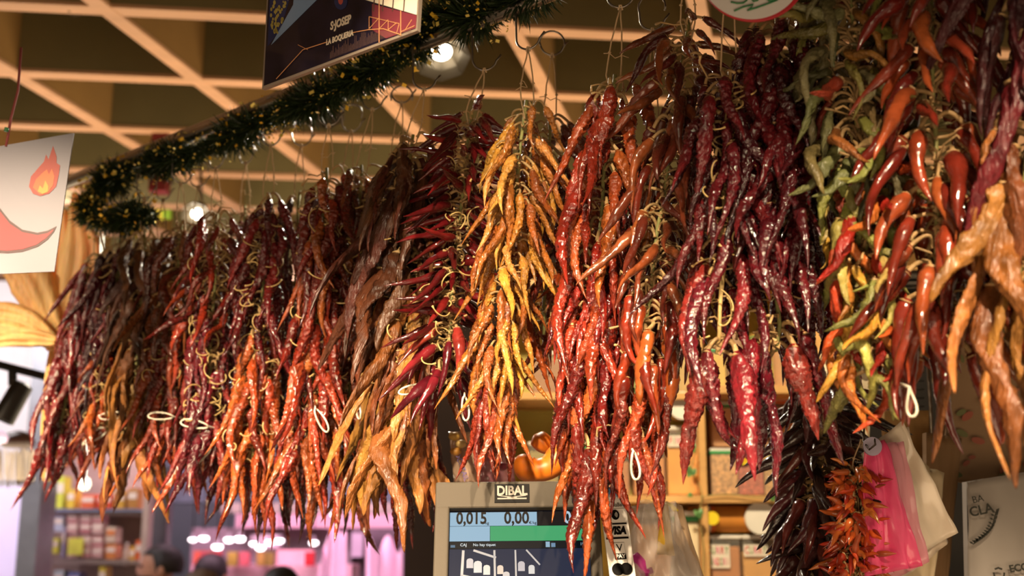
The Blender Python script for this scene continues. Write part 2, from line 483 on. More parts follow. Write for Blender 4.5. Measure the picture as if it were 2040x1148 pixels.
def ristra(desc, hook, top, bot, off, segs, seed, twine='twine', cord='stemgreen', label=None, loops=(), depth=None, hooked=True, curls=0, group='dried chilli strings on the hanging rail'):
    rng = random.Random(seed)
    pf = (lambda x, y: PB(x, y, off)) if depth is None else (lambda x, y: P(x, y, depth))
    H, T, Bm = pf(*hook), pf(*top), pf(*bot)
    root = thing('chilli_string', H, label or desc, 'chilli string', group)
    kindlast = segs[-1][3]
    Lk_ = KINDS[kindlast][0] * (segs[-1][7] if len(segs[-1]) > 7 else 1)
    E = Bm + Vector((0, 0, Lk_ * .85))
    axis = E - T
    # twine loop from the hook
    mb = MB()
    if (H - T).length > .01:
        for sgn in (-1, 1):
            pts = []
            w = .010 * sgn
            for i in range(7):
                u = i / 6
                p = H.lerp(T, u); p = p + Vector((w * math.sin(u * 1.7) , 0, 0)) + Vector((rng.uniform(-.0008, .0008),) * 3)
                pts.append(p)
            pts.append(T + Vector((w * .3, 0, -.03)))
            mb.tube(pts, .0012, 5)
            mb.lathe(pts[4], [(.0001, -.003), (.0028, 0), (.0001, .003)], 6)
        # wrapped bight over the hook
        mb.tube([H + Vector((-.003, 0, -.004)), H + Vector((-.001, -.002, .003)), H + Vector((.001, -.002, .003)), H + Vector((.003, 0, -.004))], .0014, 5)
        for q in range(2):
            p0 = H.lerp(T, .75)
            d = Vector((rng.uniform(-1, 1), rng.uniform(-.3, .3), rng.uniform(-.3, .6))) * .022
            mb.tube([p0, p0 + d * .5 + Vector((0, 0, .004)), p0 + d], .0007, 4)
        mb.build('twine', M_[twine], root, sm=True)
    pts = []
    for i in range(15):
        u = i / 14
        pts.append(T + axis * u + Vector((rng.uniform(-1, 1), rng.uniform(-1, 1), 0)) * .0025)
    MB().tube(pts, .0028 if segs[0][3] != 'mini' else .0015, 7).build('cord', M_[cord], root, sm=True)
    TL = T - H
    n0 = 0
    for sg in segs:
        f0, f1, n, kind, pal, t0, t1 = sg[:7]; s0 = sg[7] if len(sg) > 7 else 1.0
        cols = PAL[pal]
        for i in range(n):
            f = f0 + (f1 - f0) * (i + rng.random()) / n
            az = GA * (i + n0) + rng.uniform(-.5, .5)
            long_ = kind in ('wrinkled', 'slim', 'leathery')
            rr = Vector((math.cos(az), math.sin(az), 0)) * (rng.uniform(0, .016) if long_ else rng.uniform(0.0, .006) if kind != 'mini' else rng.uniform(0, .022))
            tl = rng.uniform(t0, t1) * (.82 if long_ else 1)
            add_chilli(root, TL + axis * f + rr, kind, rng.choice(cols), az, math.radians(tl), s0 * rng.uniform(.82, 1.15), rng)
        n0 += n
    # loose ends of stems poking out
    mb = MB()
    for i in range(int(len(segs) * 16)):
        f = rng.random(); p = T + axis * f; az = rng.uniform(0, 6.28)
        d = Vector((math.cos(az), math.sin(az), rng.uniform(-.2, .7)))
        l = rng.uniform(.018, .045) * (0.5 if kindlast == 'mini' else 1)
        k = Vector((rng.uniform(-1, 1), rng.uniform(-1, 1), rng.uniform(-1, 1))) * l * .35
        mb.tube([p, p + d * l * .35 + k, p + d * l * .8 + k * .6, p + d * l + Vector((0, 0, -.006))], [.0013, .0012, .0014, .0020], 6)
    mb.build('loose_stems', M_['stem'], root, sm=True, kind='stuff')
    if curls:
        mb = MB()
        for i in range(curls):
            f = rng.uniform(.12, .95); az = rng.uniform(0, 6.28)
            o_ = Vector((math.cos(az), math.sin(az), 0)); p = T + axis * f + o_ * rng.uniform(.015, .045) * (.6 + .4 * f)
            p.y -= rng.uniform(0, .03)
            r1 = rng.uniform(.008, .017); a0_ = rng.uniform(0, 6.28); sw = rng.uniform(1.5, 3.4) * rng.choice([-1, 1])
            e1 = Vector((rng.uniform(-1, 1), rng.uniform(-.5, .5), rng.uniform(-1, 1))).normalized(); e2 = e1.orthogonal().normalized()
            n_ = 9; pts = [p + (e1 * math.cos(a0_ + sw * k / n_) + e2 * math.sin(a0_ + sw * k / n_)) * r1 * (1 + .5 * k / n_) for k in range(n_ + 1)]
            mb.tube(pts, [.0011] * n_ + [.0020], 6)
        mb.build('curled_stems', M_['palestem'], root, sm=True, kind='stuff')
    for (lx, ly, ang, sz) in loops:
        c = pf(lx, ly); c = c + (Vector((0, 0, CAMZ)) - c).normalized() * .05
        ca, sa = math.cos(math.radians(ang)), math.sin(math.radians(ang))
        pts = []
        for i in range(22):
            a = 2 * math.pi * i / 20
            ex, ey = sz * (1 - math.cos(a)) , sz * .28 * math.sin(a) * (1 - .3 * math.cos(a))
            pts.append(c + Vector((ex * ca - ey * sa, .004 * math.sin(a * 2) , ex * sa + ey * ca)))
        pts.insert(0, c + Vector((-sz * .5 * ca, .03, -sz * .5 * sa)))
        MB().tube(pts, .0016, 6).build('twine_loop', M_['whitetwine'], root, sm=True)
    if hooked:
        barpt = PB(hook[0], hook[1], 0)
        tt = Vector((barpt.x, barpt.y, BARZ))
        if off: tt = Vector((H.x, H.y, BARZ))
        s_hook(tt, H, 'steel hook carrying the ' + desc.split(' in the back row between')[0].split(', tips')[0], seed)
    return root

BARZ = 2.378
# --- the front row, from the right to the left
ristra('string of long orange leathery chillies at the right edge', (2085, -420), (2085, -300), (2050, 925), -.02,
       [(0, .5, 26, 'leathery', 'maroon', 6, 22), (.52, .99, 30, 'leathery', 'tan', 6, 24, 1.1)], 1,  # maroon upper half: shade put into the colour besides its own purple-brown
       label='string of long orange leathery chillies cut off by the right edge')
ristra('string of smooth orange-red chillies', (1850, -330), (1852, -150), (1885, 880), 0.0,
       [(0, .45, 58, 'smooth', 'brick', 25, 62), (.45, 1, 62, 'smooth', 'brick', 18, 50, 1.08)], 2,
       label='string of plump smooth orange-red chillies splayed outwards, second from right')
ristra('string of green, yellow and red twisted chillies', (1690, -250), (1690, -100), (1745, 880), 0.0,
       [(0, .55, 104, 'twisted', 'olive', 12, 62, 1.25), (.5, .9, 62, 'twisted', 'mix', 8, 38, 1.2), (.9, 1, 9, 'twisted', 'mix', 5, 25, 1.1)], 3,
       label='string of twisted chillies, olive green above and yellow, orange and red below', loops=[(1812, 772, -88, .016)])
ristra('string of dark maroon chillies under the round sign', (1545, -160), (1548, 20), (1560, 905), 0.02,
       [(0, .66, 84, 'wrinkled', 'maroon', 5, 38, 1.15), (.92, 1, 7, 'large', 'crimson', 3, 20)], 4,
       label='string of dark maroon wrinkled chillies directly under the round white sign')
ristra('string of maroon chillies with a bare pale stalk', (1450, -60), (1452, 140), (1440, 890), -.03,
       [(0, .6, 50, 'wrinkled', 'maroon', 12, 36), (.94, 1, 6, 'large', 'crimson', 6, 26, .92), (.6, .75, 8, 'wrinkled', 'crimson', 14, 30)], 5, curls=26, cord='palestem',
       label='string of maroon chillies whose pale knotted stalk shows down the middle', hooked=False)
ristra('string of glossy brown-red chillies', (1372, -60), (1370, 45), (1258, 1040), 0.0,
       [(0, .14, 20, 'medium', 'russet', 42, 80, .85), (.12, .68, 66, 'medium', 'russet', 15, 58), (.62, .85, 22, 'medium', 'redor', 3, 17, 1.2), (.8, 1, 13, 'wrinkled', 'redor', 1, 9, 1.0)], 6,
       label='long string of glossy brown-red chillies fanned out in tiers, hanging over the jars', loops=[(1262, 900, -85, .018)])
ristra('string of wrinkled bright red chillies over the scale', (1236, 15), (1222, 150), (1160, 1075), 0.0,
       [(0, .42, 38, 'wrinkled', 'redor', 8, 30, 1.1), (.42, .75, 40, 'wrinkled', 'red', 4, 22, 1.08), (.74, 1, 20, 'wrinkled', 'redor', 1, 10, 1.1)], 7,
       label='string of wrinkled bright red chillies whose tips hang over the scale display')
ristra('string of golden yellow chillies', (1052, 98), (1050, 200), (975, 950), 0.0,
       [(0, .2, 16, 'wrinkled', 'gold', 20, 55, .8), (.18, .86, 66, 'wrinkled', 'gold', 8, 36, .82), (.86, 1, 16, 'wrinkled', 'redor', 2, 14, .85)], 8,
       label='string of golden yellow wrinkled chillies with an orange-red bottom bunch', loops=[(925, 790, -85, .018)])
ristra('string of short pointed dark red chillies', (965, 140), (940, 225), (882, 870), 0.0,
       [(0, .8, 120, 'pointed', 'deepred', 40, 88), (.78, 1, 26, 'pointed', 'crimson', 10, 55, 1.2)], 9, curls=40,
       label='string of short pointed dark red chillies sticking out sideways', loops=[(850, 768, 195, .022)])
ristra('string of long brown leathery chillies', (845, 178), (822, 268), (775, 1055), 0.0,
       [(0, .5, 50, 'leathery', 'brown', 6, 36, 1.1), (.5, 1, 50, 'leathery', 'tan', 6, 30, 1.1)], 10, curls=30,
       label='string of long leathery chillies, dark brown above and orange-brown below', loops=[(712, 806, -80, .012)])
ristra('string of rust-brown chillies with many bare stems', (742, 218), (722, 330), (690, 930), 0.06,
       [(0, .5, 40, 'slim', 'russet', 14, 50), (.5, 1, 34, 'wrinkled', 'russet', 10, 36)], 11, curls=80,
       label='string of rust-brown chillies with many bare stems, left of the brown leathery string')
ristra('string of red chillies below the second lamp', (655, 250), (652, 335), (610, 1050), 0.0,
       [(0, .5, 46, 'wrinkled', 'redor', 6, 34), (.5, 1, 44, 'wrinkled', 'redor', 6, 30, 1.1)], 12, curls=24,
       label='string of red chillies below the second ceiling lamp', loops=[(628, 815, -60, .022)])
ristra('string of deep red and brown chillies', (540, 290), (535, 385), (498, 1055), 0.0,
       [(0, .5, 40, 'wrinkled', 'deepred', 8, 36), (.5, 1, 44, 'wrinkled', 'orange', 6, 28)], 13, curls=90,
       label='string of deep red chillies, its lower half orange, with pale stems')
ristra('string of red and orange slim chillies', (430, 335), (432, 425), (405, 1000), 0.0,
       [(0, .45, 44, 'slim', 'red', 12, 46, 1.1), (.45, 1, 50, 'wrinkled', 'crimson', 5, 26, 1.05)], 14, curls=80,
       label='string of slim red chillies with crimson ones at the bottom, in the left half', loops=[(415, 850, 170, .026), (392, 925, 60, .022)])
ristra('string of orange-red chillies with a white twine bow', (360, 365), (362, 440), (325, 985), 0.0,
       [(0, .5, 44, 'slim', 'russet', 10, 40, 1.15), (.5, 1, 46, 'wrinkled', 'redor', 5, 26)], 15, curls=50,
       label='string of orange-red chillies tied with a small white twine bow', loops=[(345, 830, 178, .024)])
ristra('string of tan-brown leathery chillies', (288, 395), (290, 462), (255, 1010), 0.0,
       [(0, .45, 40, 'leathery', 'brown', 8, 28, .9), (.45, 1, 44, 'leathery', 'tan', 6, 26, .95)], 16,
       label='string of tan-brown leathery chillies in the left half', loops=[(250, 826, 185, .026)])
ristra('string of purple-red chillies beside the brown ones', (232, 410), (238, 480), (205, 960), 0.0,
       [(0, .55, 46, 'wrinkled', 'maroon', 6, 30), (.55, 1, 34, 'slim', 'orange', 8, 40)], 17, curls=40,
       label='string of purple-red chillies with orange curled ones at its foot, second from left', loops=[(165, 885, 35, .028)])
ristra('leftmost string of deep red chillies', (195, 430), (196, 505), (108, 975), 0.0,
       [(0, 1, 84, 'wrinkled', 'deepred', 5, 26, 1.05)], 18,
       label='leftmost string, of deep red chillies, beside the corn husks')
# --- the second row behind, filling between
back = [((800, 205), (790, 300), (820, 1060), 'russet', 'red', 'wrinkled', 'string of red-brown chillies hanging behind the brown leathery one'),
        ((700, 262), (690, 360), (660, 1070), 'maroon', 'russet', 'wrinkled', 'string of dark chillies in the back row below the second lamp'),
        ((600, 290), (596, 380), (560, 1075), 'maroon', 'maroon', 'wrinkled', 'string of nearly black chillies in the back row, tips lowest of all'),
        ((490, 325), (488, 410), (460, 1045), 'crimson', 'deepred', 'wrinkled', 'string of crimson chillies in the middle of the back row'),
        ((395, 372), (396, 440), (370, 980), 'russet', 'redor', 'wrinkled', 'string of rusty red chillies in the back row at the left'),
        ((325, 398), (322, 465), (292, 965), 'brown', 'russet', 'leathery', 'string of dull brown chillies in the back row at the left'),
        ((258, 420), (262, 490), (160, 945), 'maroon', 'orange', 'wrinkled', 'string of maroon and orange chillies in the back row, farthest left'),
        ((1300, 60), (1300, 330), (1345, 770), 'deepred', 'russet', 'medium', 'string of dark glossy chillies behind the brown-red one'),
        ((1100, 110), (1096, 230), (1085, 800), 'russet', 'orange', 'slim', 'string of orange-brown slim chillies behind the golden one'),
        ((1620, -100), (1622, 60), (1620, 800), 'maroon', 'deepred', 'wrinkled', 'string of dark chillies behind the green and maroon ones')]
for i, (h, t, b, p1, p2, kd, lab) in enumerate(back):
    ristra(lab, h, t, b, 0.13, [(0, .5, 30, kd, p1, 8, 34), (.5, 1, 34, kd, p2, 6, 28)], 40 + i, label=lab)

# --- the two strings in front of the shelves, lower right
ristra('string of blackish purple chillies', (1640, 700), (1638, 770), (1626, 1330), 0,
       [(0, 1, 135, 'dark', 'dark', 22, 85, 1.15)], 30, depth=1.95, hooked=False,
       label='string of blackish purple chillies hanging below in front of the spice jars', group='chilli strings before the shelves')
ristra('dense bunch of tiny orange-red chillies', (1716, 880), (1712, 930), (1702, 1290), 0,
       [(0, .72, 299, 'mini', 'mini', 25, 115, 1.35)], 31, depth=1.86, hooked=False,
       label='dense bunch of tiny orange-red chillies beside the pink bag', group='chilli strings before the shelves', cord='stem')
# little chillies' bare white stems at the top are its loose stems

# ------------------------------------------------------------------ hanging rail with tinsel garland
rail_a, rail_b = PB(2150, 0, 0), PB(130, 0, 0)
rail_a = Vector((rail_a.x, rail_a.y, BARZ)); rail_b = Vector((rail_b.x, rail_b.y, BARZ))
rail = thing('hanging_rail', rail_b, 'long steel rail running diagonally above the chilli strings', 'rail')
MB().tube([rail_a, rail_b], .012, 14).build('tube', M_['steel'], rail, sm=True)
MB().tube([rail_a + Vector((0.02, 0.02, .024)), rail_b + Vector((0.02, 0.02, .024))], .013, 12).build('tube', mat('pale_metal', '#B8A898', .35, .7), rail, sm=True)
for f in (.02, .35, .56):
    p = rail_a.lerp(rail_b, f)
    MB().tube([p, Vector((p.x, p.y, ZC + .01))], .0025, 6).build('suspension_wire', M_['darksteel'], rail)

rng = random.Random(5)
gpx = [(1085, -30), (1010, 8), (945, 40), (885, 22), (828, 78), (775, 125), (700, 160), (650, 190), (560, 225), (480, 262), (400, 300), (320, 325), (250, 345), (205, 372), (180, 410), (205, 445), (262, 432), (300, 430)]
gp = [PB(x, y, .0) for x, y in gpx]
gar = thing('tinsel_garland', gp[8], 'dark green tinsel garland with gold flecks wound along the rail', 'garland')
def cat(pts, u):
    n = len(pts) - 1; x = min(u * n, n - 1e-6); i = int(x); f = x - i
    p0, p1, p2, p3 = pts[max(i - 1, 0)], pts[i], pts[i + 1], pts[min(i + 2, n)]
    return .5 * ((2 * p1) + (p2 - p0) * f + (2 * p0 - 5 * p1 + 4 * p2 - p3) * f * f + (3 * p1 - p0 - 3 * p2 + p3) * f ** 3)
M_['tinsel'] = mat('green_tinsel', '#2C3A20', .32, .2, .4, 60)
M_['gold'] = mat('gold_foil', '#F4C43A', .3, .35, .1)
M_['gold2'] = mat('pale_gold_foil', '#F0D870', .35, .3, .1)
core = [cat(gp, i / 80) for i in range(81)]
MB().tube(core, .009, 8).build('core', M_['tinsel'], gar, sm=True)
mb = MB()
for i in range(15000):
    u = rng.random(); p = cat(gp, u); q = cat(gp, min(1, u + .004)) - p
    if q.length < 1e-6: continue
    q.normalize(); a = rng.uniform(0, 6.283)
    s_ = q.orthogonal().normalized(); w_ = q.cross(s_)
    d = (s_ * math.cos(a) + w_ * math.sin(a) + q * rng.uniform(-.5, .5)).normalized()
    pulse = .82 + .36 * math.sin(u * 62)
    l = rng.uniform(.020, .050) * pulse; wd = d.cross(Vector((rng.uniform(-1, 1), rng.uniform(-1, 1), rng.uniform(-1, 1)))).normalized() * rng.uniform(.0012, .0022)
    st = p + d * .004; k = Vector((rng.uniform(-1, 1), rng.uniform(-1, 1), rng.uniform(-1, 1))) * .006
    mid = st + d * l * .6 + k * .5
    mb.quad(st - wd * .6, st + wd * .6, mid + wd, mid - wd)
    mb.quad(mid - wd, mid + wd, st + d * l + k)
mb.build('needles', M_['tinsel'], gar, kind='stuff')
mb = MB()
for i in range(1500):
    u = rng.random(); p = cat(gp, u); a = rng.uniform(0, 6.283); e = rng.uniform(-1, 1)
    d = Vector((math.cos(a) * (1 - e * e) ** .5, math.sin(a) * (1 - e * e) ** .5, e)); q = p + d * rng.uniform(.02, .045)
    wv = Vector((rng.uniform(-1, 1), rng.uniform(-1, 1), rng.uniform(-1, 1))).normalized(); uv_ = wv.orthogonal().normalized()
    mb.quad(q - wv * .0012, q + uv_ * .004 - wv * .0012, q + uv_ * .004 + wv * .0012, q + wv * .0012)
mb.build('gold_glitter', M_['gold2'], gar, kind='stuff')
fl_me = {}
for nm, m in (('a', M_['gold']), ('b', M_['gold2'])):
    w = .0038
    fl_me[nm] = MB().box((0, 0, 0), (w * 2, w * 1.5, .0005)).mesh('gold_fleck', m)
for i in range(295):
    u = rng.random() ** .9; p = cat(gp, u); q = (cat(gp, min(1, u + .004)) - p)
    a = rng.uniform(0, 6.283); q = q.normalized() if q.length > 1e-6 else Vector((1, 0, 0))
    s_ = q.orthogonal().normalized(); w_ = q.cross(s_)
    d = (s_ * math.cos(a) + w_ * math.sin(a))
    if d.y > .35: d = -d
    o = bpy.data.objects.new('gold_fleck', fl_me[rng.choice('ab')]); COL.objects.link(o)
    o.parent = gar; o.location = p + d * rng.uniform(.034, .050) - WORLD[gar.name]
    o.rotation_euler = (rng.uniform(-1.0, 2.2), rng.uniform(-.9, .9), rng.uniform(0, 3))
    s = rng.uniform(.6, 1.25); o.scale = (s, s, s)

# ------------------------------------------------------------------ ceiling spotlights
M_['bulb'] = mat('lit_bulb', '#FFFFFF', .5, emit=9, emcol='#FFF0D8')
def lamp(px, py, Y, label, aimv, size=.05, lit=True):
    c = P(px, py, Y)
    t = thing('ceiling_spotlight', c, label, 'lamp', 'ceiling spotlights behind the garland')
    d = Vector(aimv).normalized(); R = d.to_track_quat('Z', 'Y').to_matrix()
    MB().lathe(c, [(size * .35, -.09), (size * .55, -.06), (size * .95, -.02), (size * 1.25, .012), (size * 1.22, .018), (size * .9, .0), (size * .55, -.03)], 8, R).build('housing', mat('lamp_housing', '#5E5442', .45, .4), t)
    MB().lathe(c, [(size * .02, .012), (size * .30, .008), (size * .46, -.004), (size * .35, -.02)], 20, R).build('bulb', M_['bulb'] if lit else M_['white'], t, sm=True)
    MB().tube([c - d * .08, Vector((c.x, c.y, ZC))], .006, 8).build('bracket', M_['darksteel'], t)
    if lit:
        spot('ceiling_spotlight_beam', c + d * .03, c + d, 45, (1.0, .86, .66), 110, .6, .025)
    return t
lamp(878, 104, 2.75, 'lit octagonal ceiling spotlight right of the hanging poster', (0.02, -.55, -.8), .060)
lamp(640, 208, 3.0, 'ceiling spotlight half hidden by the garland left of the lit one', (-.2, -.5, -.8), .058, lit=False)
lamp(140, -14, 3.3, 'ceiling spotlight at the top left edge', (0, -.5, -.8), .06)
lamp(392, 428, 4.6, 'distant lit lamp above the left chilli strings', (0, -.7, -.6), .05)

# ------------------------------------------------------------------ signs
# white sign with flame and chilli, left
M0, w0, h0 = frame_from(P(-175, 322, 1.95), P(147, 265, 1.95), P(-215, 560, 1.98))
sg = thing('hanging_sign', on(M0, w0, h0, .5, 1), 'white card sign with a flame and a red chilli, hanging at the left edge', 'sign')
tl, tr, bl, br = P(-190, 325, 1.95), P(147, 265, 1.95), P(-225, 556, 1.95), P(108, 541, 1.95)
nz = (tr - tl).cross(tl - bl).normalized(); bk = -nz * .003
mb = MB(); mb.quad(tl, bl, br, tr); mb.quad(tl + bk, tr + bk, br + bk, bl + bk)
for a, b in ((tl, tr), (tr, br), (br, bl), (bl, tl)): mb.quad(a, b, b + bk, a + bk)
mb.build('card', mat('white_sign_card', '#807E8A', .5, noise_amt=.03), sg)
def flat(pxs, Y, name, m, parent, lift=.001):
    pts = [P(x, y, Y) + nz * lift for x, y in pxs]
    mb = MB(); mb.quad(*pts); mb.quad(*[p - nz * lift * .9 for p in pts][::-1])
    n = len(pts)
    for i in range(n):
        a, b = pts[i], pts[(i + 1) % n]
        mb.quad(a, a - nz * lift * .9, b - nz * lift * .9, b)
    return mb.build(name, m, parent)
flame = [(58, 372), (62, 352), (74, 338), (88, 322), (92, 308), (97, 318), (99, 312), (106, 291), (113, 312), (113, 325), (120, 330), (117, 350), (112, 372), (98, 386), (80, 391), (66, 386)]
flat(flame, 1.95, 'flame_print', mat('flame_red', '#9A2A18', .5), sg, .0008)
flat([(66, 374), (72, 358), (84, 346), (94, 338), (98, 348), (104, 336), (109, 352), (106, 370), (96, 384), (80, 388)], 1.95, 'flame_print', mat('flame_orange', '#B4581C', .5), sg, .0012)
flat([(76, 382), (80, 370), (86, 376), (91, 360), (97, 372), (96, 382), (86, 387)], 1.95, 'flame_print', mat('flame_yellow', '#BC8A28', .5), sg, .0016)
outer = [(-120, 300), (-80, 330), (-20, 390), (0, 415), (20, 440), (45, 458), (75, 464), (95, 460), (113, 451)]
inner = [(108, 462), (95, 478), (75, 492), (45, 502), (15, 505), (-20, 503), (-70, 480), (-120, 430), (-150, 370)]
flat(outer + inner, 1.95, 'chilli_print', mat('chilli_print_outline', '#381218', .5), sg, .0008)
o2 = [(-118, 306), (-80, 336), (-20, 397), (0, 421), (20, 446), (45, 463), (75, 469), (95, 465), (108, 457)]
i2 = [(104, 463), (92, 475), (73, 488), (45, 497), (15, 500), (-20, 497), (-68, 474), (-115, 426), (-144, 368)]
flat(o2 + i2, 1.95, 'chilli_print', mat('chilli_print_red', '#86141E', .5), sg, .0012)
MB().tube([P(42, 95, 1.95), P(36, 180, 1.95), P(22, 235, 1.95), P(12, 292, 1.95)], .0022, 6).build('ribbon', mat('pink_ribbon', '#9A4A4A', .5), sg, sm=True)
MB().tube([P(14, 255, 1.94), P(12, 262, 1.94)], .004, 8).build('bead', mat('green_bead', '#3A7A4A', .4), sg, sm=True)

# hanging poster, top centre
pt = thing('hanging_poster', P(680, -80, 1.5), 'glossy dark blue market poster hanging at the top, seen at an angle', 'poster')
Yl, Yr = 1.62, 1.42
A, Bq, Cq = P(541, -170, Yl), P(846, -170, Yr), P(522, 178, Yl - .01)
PNZ = (Bq - A).cross(A - Cq).normalized()
def PP(x, y, lift=0.0):
    rx_, ry_, rz_ = ray(x, y); rv = Vector((rx_, ry_, rz_)); o_ = Vector((0, 0, CAMZ))
    return o_ + rv * ((A - o_).dot(PNZ) / rv.dot(PNZ)) + PNZ * lift
def pflat(pxs, name, col, lift=.0006, **k):
    m = col if not isinstance(col, str) else mat('poster_' + name, col, .3, coat=.4, **k)
    pts = [PP(x, y, lift) for x, y in pxs]
    mb = MB(); mb.quad(*pts); lo = [p - PNZ * .0003 for p in pts]; mb.quad(*lo[::-1])
    for i in range(len(pts)):
        j = (i + 1) % len(pts); mb.quad(pts[i], lo[i], lo[j], pts[j])
    return mb.build(name, m, pt)
edge = [(541, -170), (846, -170), (831, 61), (522, 178)]
pts = [PP(x, y) for x, y in edge]; bkp = [p - PNZ * .006 for p in pts]
mb = MB(); mb.quad(*pts); mb.quad(*bkp[::-1])
for i in range(4): j = (i + 1) % 4; mb.quad(pts[i], bkp[i], bkp[j], pts[j])
mb.build('board', mat('poster_edge', '#8A7C70', .3, noise_amt=.05), pt)
pflat([(543, -168), (843, -168), (828, 57), (526, 171)], 'night_print', '#1A1628', .0004, noise_amt=.5, nscale=25)
# mosaic of yellow stones on blue
pflat([(545, -168), (625, -168), (560, 58), (534, 92)], 'mosaic_print', '#1C2C5C', .0007, noise_amt=.3)
rr_ = random.Random(3)
Mgold = mat('poster_stones', '#A89A50', .4, coat=.3)
mb = MB()
for i in range(120):
    y = rr_.uniform(-160, 72); xr = 625 - (y + 168) / 226 * 63; x = rr_.uniform(541, xr - 3)
    r1 = rr_.uniform(1.6, 4.0); a0_ = rr_.random() * 6
    mb.quad(*[PP(x + r1 * .8 * math.cos(a0_ + k * 1.047), y + r1 * 1.4 * math.sin(a0_ + k * 1.047), .0011) for k in range(6)])
mb.build('stone_print', Mgold, pt, kind='stuff')
pflat([(600, -168), (690, -168), (640, -8), (541, 90), (585, 10)], 'blue_beam_print', '#7C98C0', .0010)
pflat([(760, -168), (843, -168), (831, 30), (728, 0), (735, -60)], 'pale_canopy_print', '#F0E4D0', .0009)
for x in (752, 770, 790, 812):
    pflat([(x + 8, -168), (x + 10, -168), (x + 2 - 8, 24), (x - 8, 22)], 'canopy_line_print', '#5A4038', .0013)
pflat([(742, 8), (831, 31), (829, 56), (770, 77), (742, 60)], 'dusk_print', '#7A3440', .0008, noise_amt=.3)
Mline = mat('poster_truss', '#D89868', .4, coat=.3)
def pline(a, b, w=1.2, m=Mline, lift=.0016):
    a = Vector((*a, 0)); b = Vector((*b, 0)); d = (b - a).normalized(); n = Vector((-d.y, d.x, 0)) * w / 2
    mb = MB(); mb.quad(*[PP(q.x, q.y, lift) for q in (a + n, b + n, b - n, a - n)]); return mb
mb = MB()
for a, b, w in [((703, 66), (735, 60), 1.4), ((735, 60), (765, 58), 1.6), ((765, 58), (800, 70), 1.6), ((737, 34), (797, 48), 1.2), ((737, 34), (737, 60), 1.1), ((737, 58), (757, 36), 1.1), ((757, 58), (775, 40), 1.1), ((775, 60), (775, 42), 1.1), ((775, 60), (792, 46), 1.1), ((792, 66), (797, 48), 1.1), ((800, 64), (828, 52), 1.2), ((757, 0), (757, 86), 1.8), ((800, 22), (800, 72), 1.6), ((809, 60), (822, 40), 1), ((552, 158), (605, 100), 1.4), ((605, 100), (655, 84), 1.6), ((595, 90), (615, 100), 1)]:
    s = pline(a, b, w); bse = len(mb.v); mb.v += s.v; mb.f += [tuple(i + bse for i in f) for f in s.f]; mb.m += s.m
mb.build('roof_truss_print', Mline, pt)
mb = MB()
for i in range(60):
    x = 660 + i * 2.7; yb = 171 - (x - 526) * .377 - 3
    yt = yb - rr_.uniform(14, 44) * (.5 + (x - 640) / 300)
    yt = max(yt, 62 + abs(x - 765) * .08)
    s = pline((x, yt), (x, yb), .5); bse = len(mb.v); mb.v += s.v; mb.f += [tuple(i_ + bse for i_ in f) for f in s.f]; mb.m += s.m
mb.build('cable_print', mat('poster_cables', '#8A6A60', .4), pt, kind='stuff')
Minkp = mat('poster_white_ink', '#D8C8B4', .45)
mb = MB()
cx, cy = 680, 8
pflat([(cx + 13 * math.cos(a), cy - 5 + 17 * math.sin(a)) for a in np.linspace(0, 6.1, 16)], 'crest_print', '#26305A', .0012)
pflat([(cx + 5 * math.cos(a), cy - 9 + 11 * math.sin(a)) for a in np.linspace(0, 6.1, 12)], 'crest_print', '#B05048', .0016)
rotm = (PP(730, 40) - PP(650, 70)).normalized(); yv = PNZ.cross(rotm)
Mt = Matrix((rotm, yv, PNZ)).transposed().to_4x4()
Mt.translation = PP(680, 46, .0014); text_part('S·JOSEP', .0165, Minkp, Mt, pt, sx=.74, bold=.0006)
Mt2 = Mt.copy(); Mt2.translation = PP(678, 76, .0014); text_part('LA BOQUERIA', .0115, Minkp, Mt2, pt, sx=.72, bold=.0004)
for x, y in ((560, -150), (825, -150)):
    a = PP(x, y, 0); MB().tube([a, Vector((a.x, a.y, ZC))], .001, 5).build('cord', M_['darksteel'], pt)

# round price sign, top right
rs = thing('round_sign', P(1497, 48, 1.33), 'round white card sign with green writing and a red rim at the top', 'sign')
rc = P(1497, -57, 1.33); rx = Vector((1, 0, 0)); ry = (P(1497, -157, 1.33) - rc).normalized(); rr0 = (P(1602, -57, 1.33) - rc).length
rn = rx.cross(ry).normalized()
Rm = Matrix((rx, ry, rn)).transposed()
MB().lathe(rc - rn * .004 + rx * .003, [(rr0 * 1.0, 0), (rr0 * 1.02, .001), (rr0 * 1.02, .003), (rr0 * 1.0, .0035)], 64, Rm).build('rim', mat('red_rim', '#A81E28', .45), rs, label='red rim')
MB().lathe(rc, [(rr0 * .98, 0), (rr0 * .98, .001)], 64, Rm).build('face', mat('white_round_card', '#C6C0BC', .6, noise_amt=.03), rs)
Mg = mat('green_ink', '#1E6E3A', .5)
def stroke(pxs, r=.0010): MB().tube([P(x, y, 1.33) + rn * .003 for x, y in pxs], r, 6).build('handwriting', Mg, rs, sm=True)
stroke([(1455, 6), (1468, 9), (1480, 8), (1487, 3), (1484, -6)])
stroke([(1494, -4), (1500, 5), (1508, 3), (1514, -6)])
stroke([(1462, 24), (1480, 16), (1500, 11), (1494, 19), (1488, 23), (1505, 18), (1530, 9), (1548, 2)])
stroke([(1520, -4), (1532, 4), (1546, 2), (1556, -3)])
MB().tube([rc + ry * rr0, Vector((rc.x, rc.y + .4, ZC))], .001, 5).build('cord', M_['darksteel'], rs)

